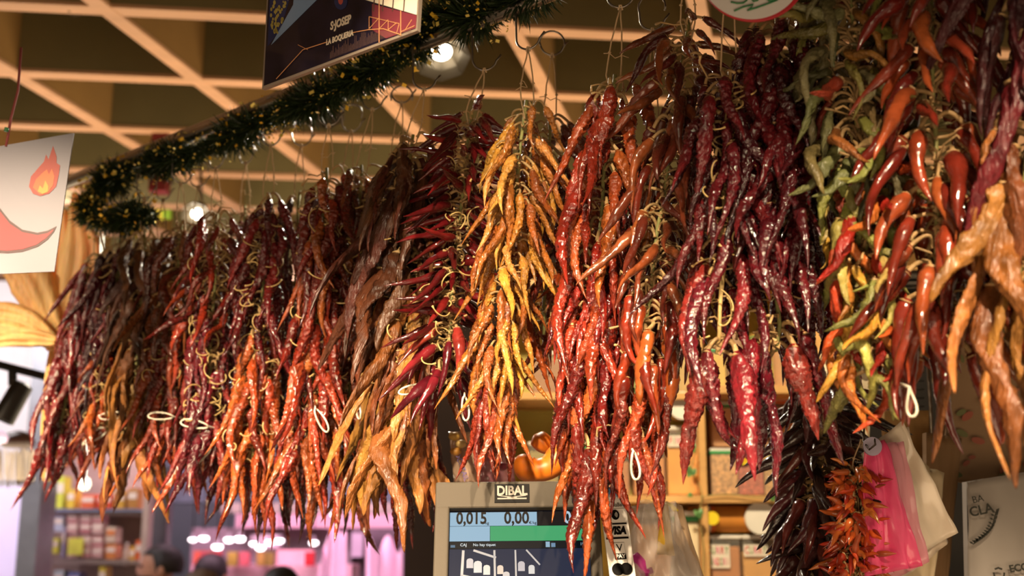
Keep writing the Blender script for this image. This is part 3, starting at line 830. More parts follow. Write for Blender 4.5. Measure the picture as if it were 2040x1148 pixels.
# ------------------------------------------------------------------ corn husks at the left
M_['husk'] = mat('dry_corn_husk', '#E2B070', .55, noise_amt=.22, nscale=14, bump=.7, bscale=22, stretch=(5, 5, .6), sss=.3)
hk = thing('corn_husks', P(105, 950, 2.8), 'bundle of dry straw-coloured corn husks at the far left of the chillies', 'corn husks')
def blade(pxs, widths, Y, fold=.25, seed=0):
    rg = random.Random(seed); pts = [P(x, y, Y) for x, y in pxs]
    n = 22; rows = []
    for i in range(n + 1):
        u = i / n; p = cat(pts, u); d = (cat(pts, min(1, u + .02)) - cat(pts, max(0, u - .02))).normalized()
        vx = Vector((0, -1, 0)); s_ = d.cross(vx).normalized()
        wv = np.interp(u, np.linspace(0, 1, len(widths)), widths) * Y / FPX
        row = []
        for k in range(11):
            q = (k / 10 - .5) * 2
            ripple = math.sin(q * 9 + u * 3 + seed) * .006 + (1 - q * q) * fold * wv * -.5 + math.sin(u * 11 + q * 2) * .003
            row.append(p + s_ * q * wv / 2 + Vector((0, ripple, 0)))
        rows.append(row)
    MB().grid(rows).build('husk_leaf', M_['husk'], hk, sm=True, solid=.0012)
blade([(112, 700), (140, 600), (160, 500), (148, 385)], [40, 80, 85, 8], 2.80, seed=1)
blade([(112, 700), (120, 600), (128, 520), (130, 420)], [36, 66, 70, 30], 2.84, seed=2)
blade([(110, 690), (85, 620), (60, 560), (25, 520)], [36, 70, 90, 60], 2.78, seed=3)
blade([(112, 690), (60, 650), (10, 632), (-70, 620)], [22, 60, 66, 30], 2.74, seed=4)
blade([(112, 680), (60, 672), (0, 672), (-60, 680)], [20, 40, 44, 20], 2.72, seed=5)
blade([(112, 680), (106, 760), (98, 850), (92, 960)], [26, 34, 30, 12], 2.80, seed=6)
blade([(114, 690), (122, 770), (118, 840), (100, 930)], [20, 30, 26, 8], 2.82, seed=7)
MB().tube([P(92, 690, 2.77), P(112, 684, 2.74), P(134, 690, 2.77), P(112, 696, 2.81), P(92, 690, 2.77)], .006, 7).build('tie', M_['twine'], hk, sm=True)

# ------------------------------------------------------------------ weighing scale
sc_tl, sc_tr, sc_bl = P(868, 960, 1.80), P(1192, 957, 1.80), P(846, 1300, 1.70)
MS, ws, hs = frame_from(sc_tl, sc_tr, sc_bl)
scale = thing('weighing_scale', P(1020, 1300, 1.75), 'grey counter scale with a lit colour display, under the chilli strings', 'scale')
R3 = MS.to_3x3()
M_['bezel'] = mat('grey_taupe_plastic', '#4C463D', .6, spec=.15, noise_amt=.05, bump=.08, bscale=200)
K = at(MS, ws, hs, .5, .5, -.02)
# bezel as a frame: four bars around the recessed screen
def sbar(u0, u1, v0, v1, d, mm=M_['bezel'], name='bezel', lift=0.0, bev=.004):
    c = on(MS, ws, hs, (u0 + u1) / 2, (v0 + v1) / 2, lift - d / 2)
    return MB().box(c, ((u1 - u0) * ws, (v1 - v0) * hs, d), R3, 0, bev)
mb = MB()
for q in ((0, 1, 0, .165, .045), (0, .088, .15, 1, .045), (.93, 1, .15, 1, .045), (0, 1, .95, 1, .045)):
    s = sbar(*q); bse = len(mb.v); mb.v += s.v; mb.f += [tuple(i + bse for i in f) for f in s.f]; mb.m += s.m
mb.build('bezel', M_['bezel'], scale)
sbar(.02, .98, .02, .98, .03, lift=-.028).build('back_shell', M_['bezel'], scale)
# emissive screen
def scr(u0, u1, v0, v1, col, name='display_field', lift=-.010, e=.35, noise_amt=0.03):
    m = mat('screen_' + name, '#020203', .35, spec=.03, emit=e, emcol=col, noise_amt=noise_amt)
    return MB().box(on(MS, ws, hs, (u0 + u1) / 2, (v0 + v1) / 2, lift), ((u1 - u0) * ws, (v1 - v0) * hs, .0006), R3).build(name, m, scale)
scr(.088, .93, .165, .95, '#101018', 'display_panel', -.012, .5)
vt = .178
scr(.091, .618, vt, vt + .083, '#A8CCE4', e=.75)
scr(.620, .928, vt, vt + .083, '#1A1418', e=.5)
scr(.091, .333, vt + .086, vt + .176, '#A8CCE4', e=.75)
scr(.335, .928, vt + .086, vt + .176, '#4CB878', e=.72)
scr(.091, .928, vt + .178, vt + .222, '#101820', e=.5)
scr(.091, .928, vt + .224, .94, '#2A3450', 'picture_field', e=.6, noise_amt=.2)
Mdk = M_['black_ink']; Mlb = mat('screen_light_digits', '#0A0A0C', .3, emit=.75, emcol='#A8CCE4')
text_part('0,015', .026, Mdk, at(MS, ws, hs, .222, vt + .040, -.0092), scale, sx=.78, bold=.0006)
text_part('kg', .006, Mdk, at(MS, ws, hs, .316, vt + .068, -.0092), scale)
text_part('0,00', .026, Mdk, at(MS, ws, hs, .495, vt + .040, -.0092), scale, sx=.82, bold=.0006)
text_part('€/kg', .006, Mdk, at(MS, ws, hs, .592, vt + .068, -.0092), scale)
text_part('0,00', .026, Mlb, at(MS, ws, hs, .86, vt + .040, -.0092), scale, sx=.85, bold=.0006)
text_part('CAJ', .006, Mlb, at(MS, ws, hs, .175, vt + .2, -.0092), scale)
text_part('No hay tiquet', .0058, Mlb, at(MS, ws, hs, .30, vt + .2, -.0092), scale)
text_part('10:31', .006, Mlb, at(MS, ws, hs, .90, vt + .2, -.0092), scale)
scr(.667, .692, vt + .184, vt + .216, '#A8CCE4', 'screen_icon', -.0094, .7)
scr(.70, .725, vt + .192, vt + .216, '#7CA0C0', 'screen_icon', -.0094, .7)
scr(.098, .125, vt + .20, vt + .214, '#7CA0C0', 'screen_icon', -.0094, .5)
# picture: shelves with bottles, flat image on the screen
for (u0, v0, u1, v1, wd) in ((.175, .41, .150, .94, .016), (.36, .41, .372, .94, .012), (.235, .41, .37, .455, .014), (.485, .41, .495, .94, .010), (.55, .41, .63, .50, .010), (.16, .56, .36, .60, .02), (.37, .64, .50, .66, .016)):
    a, b = on(MS, ws, hs, u0, v0, -.0092), on(MS, ws, hs, u1, v1, -.0092)
    d = (b - a).normalized(); n = R3 @ Vector((0, 0, 1)); s_ = d.cross(n) * wd * ws / 2
    MB().quad(a + s_, b + s_, b - s_, a - s_).build('picture_shelf', mat('screen_shelf_line', '#0A0A0C', .3, emit=.6, emcol='#8496AC'), scale)
for (u, v, r1) in ((.215, .48, .020), (.262, .50, .024), (.315, .52, .02), (.395, .52, .018), (.43, .56, .02), (.465, .59, .018), (.52, .50, .02), (.58, .52, .018), (.24, .66, .03), (.31, .68, .03), (.42, .70, .024), (.48, .73, .02)):
    c = on(MS, ws, hs, u, v, -.0090); mb = MB()
    outline = [(-1, -1.9), (1, -1.9), (1, .5), (.7, 1.0), (.0, 1.2), (-.7, 1.0), (-1, .5)]
    mb.quad(*[c + R3 @ Vector((x * r1 * ws, y * r1 * ws, 0)) for x, y in outline])
    mb.build('picture_bottle', mat('screen_bottle', '#0A0A0C', .3, emit=.6, emcol=rr_.choice(['#9AB4CC', '#7C92B0', '#A8A0A0', '#5A7CAE', '#B8C4CC'])), scale)
# maker's plate
sbar(.362, .575, .022, .138, .002, lift=.0015, bev=0).build('maker_plate', mat('plate_black', '#100F0E', .6, spec=.1), scale)
Mpl = mat('plate_white', '#8E8880', .6, spec=.2)
text_part('DIBAL', .0205, Mpl, at(MS, ws, hs, .468, .068, .0022), scale, sx=.80, bold=.0007)
mb = MB().box(on(MS, ws, hs, .468, .115, .0020), (.178 * ws, .0022, .0006), R3)
for sgn in (-1, 1):
    a, b = on(MS, ws, hs, .468 - .085 * sgn, .096, .0024), on(MS, ws, hs, .468 + .03 * sgn, .110, .0024)
    d = (b - a).normalized(); s_ = d.cross(R3 @ Vector((0, 0, 1))) * .0007
    mb.quad(a + s_, b + s_, b - s_, a - s_)
mb.build('maker_mark', Mpl, scale)
MB().tube([P(1050, 1290, 1.83), P(1050, 1700, 1.9)], .03, 16).build('post', M_['bezel'], scale, sm=True)
MB().box(P(1050, 1760, 1.9), (.3, .3, .1), None, 0, .01).build('base', M_['bezel'], scale)

# payment cards strip
ca_tl, ca_tr, ca_bl = P(1192, 972, 1.77), P(1240, 970, 1.775), P(1180, 1330, 1.69)
MC, wc, hc = frame_from(ca_tl, ca_tr, ca_bl)
wc = wc * 1.04
cd = thing('payment_sticker_strip', on(MC, wc, hc, .5, 1), 'white upright strip of bank card payment stickers beside the scale display', 'sticker')
RC = MC.to_3x3()
MB().box(on(MC, wc, hc, .5, .5, -.002), (wc, hc, .003), RC, 0).build('strip', M_['white'], cd)
def cbox(u0, u1, v0, v1, m, name, l=.0006): MB().box(on(MC, wc, hc, (u0 + u1) / 2, (v0 + v1) / 2, l), ((u1 - u0) * wc, (v1 - v0) * hc, .0006), RC).build(name, m, cd)
cbox(0, .98, .0, .045, mat('sticker_blue', '#4A88B8', .5), 'blue_band')
for i in range(9): cbox(.05 + i * .1, .09 + i * .1, .045, .06, mat('sticker_blue_light', '#7CA8C8', .5), 'blue_tick')
Mk = M_['black_ink']
text_part('✶', .02, mat('star_blue', '#2A7ABC', .5), at(MC, wc, hc, .15, .105), cd)
mb = MB()
for k in range(5):
    a = math.radians(90 + 72 * k + 15); c = on(MC, wc, hc, .13, .105, .001)
    pa = c + RC @ Vector((math.cos(a) * .008, math.sin(a) * .008, 0))
    q1 = c + RC @ Vector((math.cos(a + .6) * .0028, math.sin(a + .6) * .0028, 0)); q2 = c + RC @ Vector((math.cos(a - .6) * .0028, math.sin(a - .6) * .0028, 0))
    mb.quad(c, q2, pa, q1)
mb.build('star_mark', mat('star_ink', '#2A7ABC', .5), cd)
text_part('CaixaBank', .0085, mat('grey_ink', '#6A6660', .6), at(MC, wc, hc, .62, .108), cd, sx=.75)
cbox(.05, .95, .128, .130, mat('rule_ink', '#B8B0A8', .6), 'rule')
K = at(MC, wc, hc, .52, .165, .0008)
MB().lathe(K.translation, [(.0075, 0), (.0075, .0005)], 20, RC, sq=(.8, 1)).build('contactless_mark', Mk, cd)
for i, r1 in enumerate((.0018, .0034, .005)):
    pts_ = [K.translation + RC @ Vector((-.002 + r1 * math.cos(a), r1 * math.sin(a), .0009)) for a in np.linspace(-.9, .9, 7)]
    MB().tube(pts_, .0004, 4).build('contactless_wave', M_['white'], cd)
cbox(.05, .92, .213, .221, Mk, 'black_rule'); cbox(.05, .92, .294, .304, Mk, 'black_rule')
text_part('VISA', .0155, Mk, at(MC, wc, hc, .50, .258), cd, sx=.82, bold=.0008, shear=.25)
cbox(.30, .72, .325, .388, mat('frame_grey', '#8A8480', .6), 'vpay_frame', .0004); cbox(.31, .71, .327, .386, M_['white'], 'vpay_field', .0008)
text_part('V', .0150, Mk, at(MC, wc, hc, .51, .357, .0014), cd)
cbox(.29, .73, .388, .420, Mk, 'vpay_plate', .0008); text_part('PAY', .0078, M_['white'], at(MC, wc, hc, .51, .404, .0014), cd, bold=.0003)
for du in (-.16, .16):
    MB().lathe(at(MC, wc, hc, .51 + du, .475, .0008).translation, [(.0088, 0), (.0088, .0005)], 24, RC).build('circle_mark', Mk, cd)

# orange squash on top behind the scale
M_['squash'] = mat('orange_squash_skin', '#D8741C', .42, noise_amt=.12, nscale=12, sss=.15)
sq = thing('squash', P(1075, 955, 1.92), 'lumpy orange squash lying behind the top edge of the scale', 'squash')
mb = MB()
pp = [P(1040, 905, 1.90), P(1046, 930, 1.90), P(1066, 937, 1.90), P(1092, 932, 1.90), P(1110, 915, 1.90), P(1120, 890, 1.91), P(1118, 868, 1.92)]
sp = [cat(pp, i / 30) for i in range(31)]
rad = [float(np.interp(i / 30, [0, .06, .2, .35, .5, .7, .9, 1], [.004, .014, .021, .018, .019, .021, .015, .004])) for i in range(31)]
mb.tube(sp, rad, 20); mb.build('flesh', M_['squash'], sq, sm=True)
mb = MB(); sp = [cat([P(1098, 872, 1.94), P(1082, 885, 1.94), P(1072, 900, 1.94)], i / 12) for i in range(13)]
mb.tube(sp, [float(np.interp(i / 12, [0, .15, .5, .85, 1], [.004, .016, .021, .016, .003])) for i in range(13)], 16).build('lobe', M_['squash'], sq, sm=True)
MB().tube([P(1118, 870, 1.92), P(1124, 855, 1.92)], [.006, .004], 8).build('stalk', M_['stem'], sq, sm=True)

# ------------------------------------------------------------------ sheets (bags)
def sheet(name, corners, Y, m, parent, n=18, amp=.006, seed=0, thick=.0008, dy=(0, 0, 0, 0), kind=None, label=None, folds=0.0):
    """corners TL, TR, BR, BL in the photo; depth Y + dy"""
    c = [P(x, y, Y + d) for (x, y), d in zip(corners, dy)]
    rows = []
    for i in range(n + 1):
        v = i / n; row = []
        for j in range(n + 1):
            u = j / n
            p = c[0].lerp(c[1], u).lerp(c[3].lerp(c[2], u), v)
            q = noise.noise(Vector((u * 3.1 + seed * 7, v * 2.2, seed))) * amp + noise.noise(Vector((u * 9 + seed, v * 5, 3))) * amp * .5
            q += folds * math.sin(u * 13 + v * 4 + seed) * (.3 + v)
            row.append(p + Vector((q * .3, -q, q * .2)))
        rows.append(row)
    return MB().grid(rows).build(name, m, parent, sm=True, solid=thick, label=label)
def plastic(name, col, alpha, rough=.2, tr=0.0):
    return mat(name, col, rough, alpha=alpha, noise_amt=.05, bump=.6, bscale=18, coat=.6, trans=tr)
# bag pack: pink and clear bags on a hook, right
pb = thing('bag_roll', P(1735, 880, 1.80), 'pink plastic bags hanging from a hook beside the tiny chillies', 'plastic bags')
sheet('bag', [(1722, 890), (1762, 876), (1838, 1128), (1722, 1150)], 1.83, plastic('pink_plastic', '#EC5080', .8, .25), pb, amp=.012, seed=2, folds=.002, dy=(0, 0, -.02, 0))
sheet('bag', [(1735, 884), (1800, 880), (1850, 1120), (1750, 1170)], 1.85, plastic('pale_pink_plastic', '#E89AA8', .7, .3), pb, amp=.012, seed=4, folds=.002)
MB().lathe(P(1737, 890, 1.815), [(.006, 0), (.014, 0), (.014, .004), (.006, .004)], 24, Matrix.Rotation(math.pi / 2, 3, 'X')).build('ring', mat('grey_violet_ring', '#9A90A4', .4), pb, sm=False)
MB().tube([P(1722, 850, 1.85), P(1720, 880, 1.82), P(1732, 896, 1.80), P(1744, 886, 1.80), P(1742, 874, 1.80)], .0016, 7).build('wire_hook', M_['darksteel'], pb, sm=True)
cb_ = thing('clear_bag', P(1800, 1130, 1.88), 'large milky clear plastic bag hanging slanted behind the pink bags', 'plastic bag')
sheet('film', [(1715, 905), (1798, 838), (1908, 1062), (1752, 1150)], 1.88, plastic('milky_film', '#F4E4CC', .82, .28), cb_, amp=.016, seed=7, folds=.0015, n=26)
sheet('film', [(1735, 880), (1810, 850), (1890, 1080), (1745, 1200)], 1.90, plastic('milky_film_back', '#DCC8B0', .85, .3), cb_, amp=.014, seed=9)
cb2 = thing('paper_bag_stack', P(1840, 1150, 2.05), 'cream bags hanging behind the clear plastic bag', 'bag')
sheet('bag', [(1650, 850), (1800, 890), (1870, 1250), (1690, 1250)], 2.04, mat('cream_film', '#D8C4A4', .5, bump=.4, bscale=20), cb2, amp=.014, seed=3)
sheet('bag', [(1790, 905), (1882, 942), (1850, 1250), (1760, 1250)], 2.0, mat('cream_film_two', '#CDB894', .5, bump=.4, bscale=20), cb2, amp=.014, seed=5)
def solidbag(name, corners, Y, m, lab, cat_, th=.02, seed=0):
    t = thing(name, P(*corners[2], Y), lab, cat_)
    c = [P(x, y, Y) for x, y in corners]; bkd = Vector((.0, th, 0))
    sheet('front_panel', corners, Y, m, t, amp=.005, seed=seed)
    sheet('back_panel', corners, Y + th, m, t, amp=.005, seed=seed + 1)
    mb = MB(); 
    mb.quad(c[0], c[0] + bkd, c[3] + bkd, c[3]); mb.quad(c[1], c[2], c[2] + bkd, c[1] + bkd); mb.quad(c[3], c[3] + bkd, c[2] + bkd, c[2])
    mb.build('gusset', m, t)
    return t
M_['kraft'] = mat('kraft_paper', '#A8824E', .75, noise_amt=.1, nscale=6, bump=.2)
M_['kraft2'] = mat('dark_kraft_paper', '#7A5C3A', .75, noise_amt=.1, nscale=6, bump=.2)
solidbag('kraft_bag', [(1760, 818), (1850, 818), (1868, 1220), (1790, 1220)], 2.2, M_['kraft'], 'brown kraft paper bag behind the slanted clear bag', 'paper bag', seed=11)
solidbag('kraft_bag', [(1845, 862), (1916, 874), (1880, 1230), (1850, 1230)], 2.12, M_['kraft2'], 'narrow darker kraft paper bag right of the wider one', 'paper bag', seed=13)
fb = solidbag('printed_bag', [(1896, 640), (2110, 600), (2090, 985), (1880, 955)], 2.15, mat('flowered_paper', '#8E7050', .65, noise_amt=.1, bump=.2), 'tan paper bag printed with faded red and green fruit', 'paper bag', seed=15)
rp = random.Random(9)
for i in range(46):
    x, y = rp.uniform(1905, 2090), rp.uniform(650, 960); r1 = rp.uniform(5, 15); a0_ = rp.uniform(0, 3); c = P(x, y, 2.139)
    col = rp.choice(['#9A5440', '#8A4A38', '#6A6A40', '#4E5834', '#A86A50'])
    k = Y_ = 2.139 / FPX
    pts_ = [c + Vector((math.cos(a0_) * math.cos(a) * r1 * k - math.sin(a0_) * math.sin(a) * r1 * .5 * k, 0, math.sin(a0_) * math.cos(a) * r1 * k + math.cos(a0_) * math.sin(a) * r1 * .5 * k)) for a in np.linspace(0, 5.8, 12)]
    mb = MB(); mb.quad(*pts_); mb.quad(*[p + Vector((0, .0006, 0)) for p in pts_][::-1]); mb.build('fruit_print', mat('fruit_print_ink', col, .7), fb)
wb = solidbag('white_bag', [(1925, 960), (2110, 930), (2110, 1260), (1932, 1260)], 2.05, mat('white_grey_paper', '#A09890', .6, noise_amt=.05, bump=.15), 'white paper bag with black lettering and a sprig at the lower right corner', 'paper bag', seed=17)
def facing(px, py, Y, rot=0): return Matrix.Translation(P(px, py, Y)) @ Matrix.Rotation(math.pi / 2, 4, 'X') @ Matrix.Rotation(math.radians(rot), 4, 'Z')
Mgk = mat('dark_green_ink', '#2E2E26', .7)
text_part('CLA', .022, Mgk, facing(1955, 1017, 2.036, 12), wb, bold=.0005)
text_part('BA', .016, Mgk, facing(1948, 995, 2.036, 12), wb)
text_part('ECO', .016, Mgk, facing(2030, 1132, 2.036, 8), wb, bold=.0006)
spr = [P(1938, 1085, 2.036), P(1960, 1070, 2.036), P(1975, 1050, 2.036), P(1984, 1020, 2.036)]
MB().tube([cat(spr, i / 12) for i in range(13)], .0008, 5).build('sprig_stem_print', Mgk, wb)
mb = MB()
for i in range(13):
    p = cat(spr, (i + .5) / 13)
    for sgn in (-1, 1):
        d = Vector((sgn * .007, 0, .006 + .002 * sgn)); n_ = Vector((-d.z, 0, d.x)) * .25
        mb.quad(p, p + d * .5 + n_, p + d, p + d * .5 - n_)
mb.build('sprig_leaf_print', Mgk, wb)
for k in range(3):
    a = math.radians(120 * k + 90); c = P(1990, 1143, 2.036)
    pts_ = [c + Vector((math.cos(a + q) * .009, 0, math.sin(a + q) * .009)) for q in (-.7, 0, .7)]
    MB().tube(pts_, .0016, 5).build('recycling_mark', Mgk, wb)

# wrapped flower bag beside the scale
wf = thing('wrapped_bag', P(1310, 1200, 1.95), 'clear cellophane gift bag with pink and yellow sweets, right of the payment strip', 'gift bag')
cel = plastic('cellophane', '#E8E0D8', .25, .08)
sheet('wrapping', [(1272, 998), (1345, 1000), (1425, 1230), (1225, 1230)], 1.93, cel, wf, amp=.022, seed=21, n=26, folds=.003)
sheet('wrapping', [(1250, 1010), (1330, 998), (1395, 1230), (1240, 1230)], 1.96, plastic('cellophane_back', '#D8CCC0', .35, .12), wf, amp=.02, seed=23, n=22, folds=.003)
sheet('card_liner', [(1345, 1000), (1360, 1010), (1425, 1230), (1330, 1230)], 1.975, mat('beige_card', '#C8AC8A', .6), wf, amp=.006, seed=25)
sheet('yellow_ribbon', [(1318, 1000), (1330, 1004), (1344, 1108), (1308, 1104)], 1.945, mat('yellow_wrap', '#C8A02C', .4), wf, amp=.006, seed=27, n=8)
sheet('yellow_tip', [(1326, 1000), (1340, 1004), (1352, 1018), (1342, 1020)], 1.935, mat('yellow_tape', '#D8C020', .4), wf, amp=.002, seed=28, n=4)
MB().tube([P(1255, 1116, 1.94), P(1268, 1112, 1.93), P(1276, 1122, 1.93), P(1284, 1142, 1.93), P(1300, 1136, 1.93)], [.006, .009, .009, .008, .005], 12).build('pink_sweet', mat('pink_candy', '#D0409A', .4), wf, sm=True)
MB().tube([P(1284, 1142, 1.93), P(1286, 1180, 1.93)], .008, 12).build('pink_sweet', mat('pink_candy_two', '#C83C90', .4), wf, sm=True)
# clear packets behind the chillies, left of the squash
pk = thing('sweet_packet', P(950, 960, 2.05), 'clear printed packets standing behind the scale', 'packet')
sheet('packet', [(893, 860), (950, 862), (958, 962), (905, 962)], 2.02, plastic('packet_film', '#C8A890', .75, .15), pk, amp=.012, seed=31)
sheet('packet', [(935, 880), (1020, 872), (1026, 962), (930, 962)], 2.05, plastic('packet_film_pink', '#B87C86', .8, .15), pk, amp=.012, seed=33)
text_part('COCKTAIL', .012, mat('violet_ink', '#5A4A8A', .6), facing(918, 925, 2.00, -70), pk)
for x, y, c in ((905, 870, '#C8A050'), (918, 885, '#D0B070'), (908, 900, '#B88038'), (975, 905, '#A04858'), (1000, 930, '#8A3A48'), (955, 925, '#C07A8A')):
    MB().lathe(P(x, y, 2.0), [(.002, -.007), (.008, -.004), (.010, 0), (.008, .005), (.002, .007)], 10).build('sweet', mat('sweet_colour', c, .4), pk, sm=True)

# ------------------------------------------------------------------ spice shelves
YS = 3.2
shelf = thing('spice_shelf', P(1400, 1093, YS), 'pale pine shelf unit packed with spice jars at the right', 'shelf')
def shelfbox(x0, x1, y0, y1, Y0, Y1, name, m=None):
    a, b = P(x0, y1, YS), P(x1, y0, YS); ym = (y0 + min(y1, 1148)) / 2
    a.x = P(x0, ym, YS).x; b.x = P(x1, ym, YS).x
    MB().box(((a.x + b.x) / 2, (Y0 + Y1) / 2, (a.z + b.z) / 2), (b.x - a.x, Y1 - Y0, b.z - a.z), None, 0, .002).build(name, m or M_['pine'], shelf)
for (x0, x1, y0, y1) in ((1000, 1640, 988, 1003), (1396, 1640, 770, 786), (1000, 1396, 784, 798), (1000, 1640, 560, 572), (1000, 1640, 1190, 1205)):
    shelfbox(x0, x1, y0, y1, YS - .02, YS + .24, 'shelf_board')
for x in (1397, 1010, 1640):
    shelfbox(x - 7, x + 7, 560, 1400, YS - .01, YS + .24, 'upright')
Mback = mat('yellow_green_back_panel', '#B8A84A', .6, nscale=2)
shelfbox(1000, 1660, 540, 1400, YS + .24, YS + .26, 'back_panel', Mback)

JM = {}
def content(col, seeds=False):
    k = (col, seeds)
    if k not in JM:
        if seeds:
            m = mat('seed_filling', col, .6, noise_amt=.7, nscale=160, bump=.8, bscale=160)
        else:
            m = mat('ground_spice', col, .75, noise_amt=.08, nscale=20)
        JM[k] = m
    return JM[k]
M_['clear'] = mat('clear_plastic_jar', '#F0E8DC', .12, alpha=.13, noise_amt=0, coat=.5)
LID = {'green': mat('green_lid', '#2E9A54', .4), 'white': mat('white_lid', '#E4DED2', .4), 'orange': mat('orange_lid', '#D86A2A', .4), 'yellow': mat('yellow_sticker', '#E8CC20', .5), 'kraft': mat('amber_lid', '#9A7A3A', .4)}
RX = Matrix.Rotation(math.pi / 2, 3, 'X')
def jar(x0, x1, y0, y1, col, lab, lid='white', fill=.85, seeds=False, band=None, text=None, Y=None, sticker=None, rnd=False, word_cols=None, lw=None):
    Y = Y or YS + .03
    a, b = P(x0, y1, Y), P(x1, y0, Y); w = b.x - a.x; h = b.z - a.z; c = Vector(((a.x + b.x) / 2, Y + w / 2, a.z))
    t = thing('spice_jar', c, lab, 'jar', 'spice jars on the pine shelves')
    lh = h * .07
    if rnd:
        MB().lathe(c, [(w * .47, 0), (w * .5, .004), (w * .5, h - lh)], 28).build('jar_body', M_['clear'], t, sm=False)
        MB().lathe(c + Vector((0, 0, .002)), [(w * .46, 0), (w * .47, h * fill)], 28).build('filling', content(col, seeds), t)
        MB().lathe(c + Vector((0, 0, h - lh)), [(w * .51, 0), (w * .52, lh * .2), (w * .52, lh * 1.6), (w * .5, lh * 1.8)], 28).build('lid', LID[lid], t)
    else:
        MB().box(c + Vector((0, 0, (h - lh) / 2)), (w * .98, w * .98, h - lh), None, 0, w * .08).build('jar_body', M_['clear'], t, sm=False)
        MB().box(c + Vector((0, 0, h * fill / 2 + .002)), (w * .93, w * .93, h * fill), None, 0, w * .06).build('filling', content(col, seeds), t)
        MB().box(c + Vector((0, 0, h - lh / 2)), (w, w, lh * .9), None, 0, lh * .25).build('lid', LID[lid], t)
    if band:
        if rnd: MB().lathe(c + Vector((0, 0, h - lh * 1.4)), [(w * .515, 0), (w * .525, 0.001), (w * .525, lh * .7), (w * .515, lh * .7)], 28).build('lid_band', LID[band], t)
        else: MB().box(c + Vector((0, 0, h - lh * 1.35)), (w * 1.01, w * 1.01, lh * .9), None, 0, lh * .2).build('lid_band', LID[band], t)
    yf = Y - .002
    if text:
        lwid = lw or w * .7; lines = text.split('\n'); lhh = .030 * len(lines)
        lc = Vector((a.x + lwid / 2 + .004, yf - .001, b.z - lh - .014 - lhh / 2))
        MB().box(lc, (lwid, .0012, lhh)).build('paper_label', M_['cream'], t)
        cols = [mat('red_marker', '#C83A3A', .6), mat('green_marker', '#6A8A4A', .6), mat('pink_marker', '#D8688A', .6)]
        for li, line in enumerate(lines):
            n = len(line); cw = (lwid * .92) / max(n, 1)
            for i, chx in enumerate(line):
                K = Matrix.Translation(lc + Vector(((i - (n - 1) / 2) * cw, -.0014, (len(lines) - 1) * .0145 - li * .029))) @ Matrix.Rotation(math.pi / 2, 4, 'X')
                text_part(chx, .027, cols[i % 3] if n > 1 else cols[0], K, t, sx=min(.8, cw * .92 / .0175), bold=.0004)
    if sticker:
        sx_, sy_ = sticker; p = P(sx_, sy_, yf - .003)
        MB().lathe(p, [(.0165, 0), (.0165, .001)], 24, RX).build('price_sticker', LID['yellow'], t)
        for k in range(2):
            text_part(('PRECIO', '3,90')[k], .0075, LID['orange'], Matrix.Translation(p + Vector((0, -.0025, .004 - .009 * k))) @ Matrix.Rotation(math.pi / 2, 4, 'X'), t)
    return t
jar(1330, 1393, 848, 988, '#D8921E', 'tall square jar of orange-yellow powder labelled PINCHO', 'white', .72, text='PINCHO')
jar(1262, 1326, 895, 988, '#C07A30', 'jar of brown-orange powder left of the PINCHO jar', 'white', .8, text='AJI', lw=.03)
jar(1418, 1470, 893, 988, '#B88A54', 'jar of beige seeds with a green and white lid', 'white', .9, True, 'green')
jar(1472, 1521, 893, 988, '#A8503C', 'jar of mixed pink and red peppercorns with an orange and yellow lid', 'orange', .88, True, 'orange', sticker=(1481, 914))
jar(1524, 1578, 896, 988, '#B08850', 'jar of light brown seeds beside the peppercorn jar', 'orange', .88, True, 'yellow', sticker=(1538, 918))
jar(1416, 1474, 800, 892, '#D09050', 'jar of peach-coloured powder with a green-edged lid, above the beige seeds', 'white', .85, band='green', Y=YS + .12)
jar(1480, 1530, 800, 892, '#C89A60', 'jar of pale seeds above the peppercorn jar', 'white', .8, True, Y=YS + .12)
jar(1536, 1590, 792, 892, '#B87838', 'jar with an orange and white lid behind the dark chillies', 'white', .8, band='orange', Y=YS + .12)
jar(1498, 1540, 667, 722, '#B87C24', 'round jar of mustard-brown powder with a green lid, topmost', 'kraft', .9, band='green', rnd=True)
jar(1498, 1540, 722, 770, '#D8A828', 'round jar of bright yellow powder under the mustard-brown one', 'white', .9, band='green', rnd=True)
jar(1545, 1580, 660, 770, '#A8702C', 'round amber jar right of the mustard-brown one', 'kraft', .9, rnd=True)
jar(1450, 1492, 640, 770, '#8A5A2A', 'round brown jar left of the mustard-brown one', 'kraft', .9, rnd=True)
jar(1406, 1476, 1066, 1190, '#B06C28', 'square jar labelled CURRY TANDORI with orange-brown powder', 'white', .8, text='CURRY\nTANDORI', lw=.062)
jar(1482, 1556, 1066, 1190, '#C8903A', 'square jar labelled CURRY with yellow-tan powder', 'white', .72, text='CURRY', lw=.062)
jar(1560, 1630, 1066, 1190, '#B88440', 'square jar behind the dark chillies at the bottom shelf', 'white', .8)
jar(1345, 1392, 1018, 1190, '#D8C8A0', 'jar of pale powder with a green lid beside the gift bag', 'white', .85, band='green')
jar(1270, 1338, 1020, 1190, '#B87830', 'jar of brown powder hidden behind the gift bag', 'white', .85)
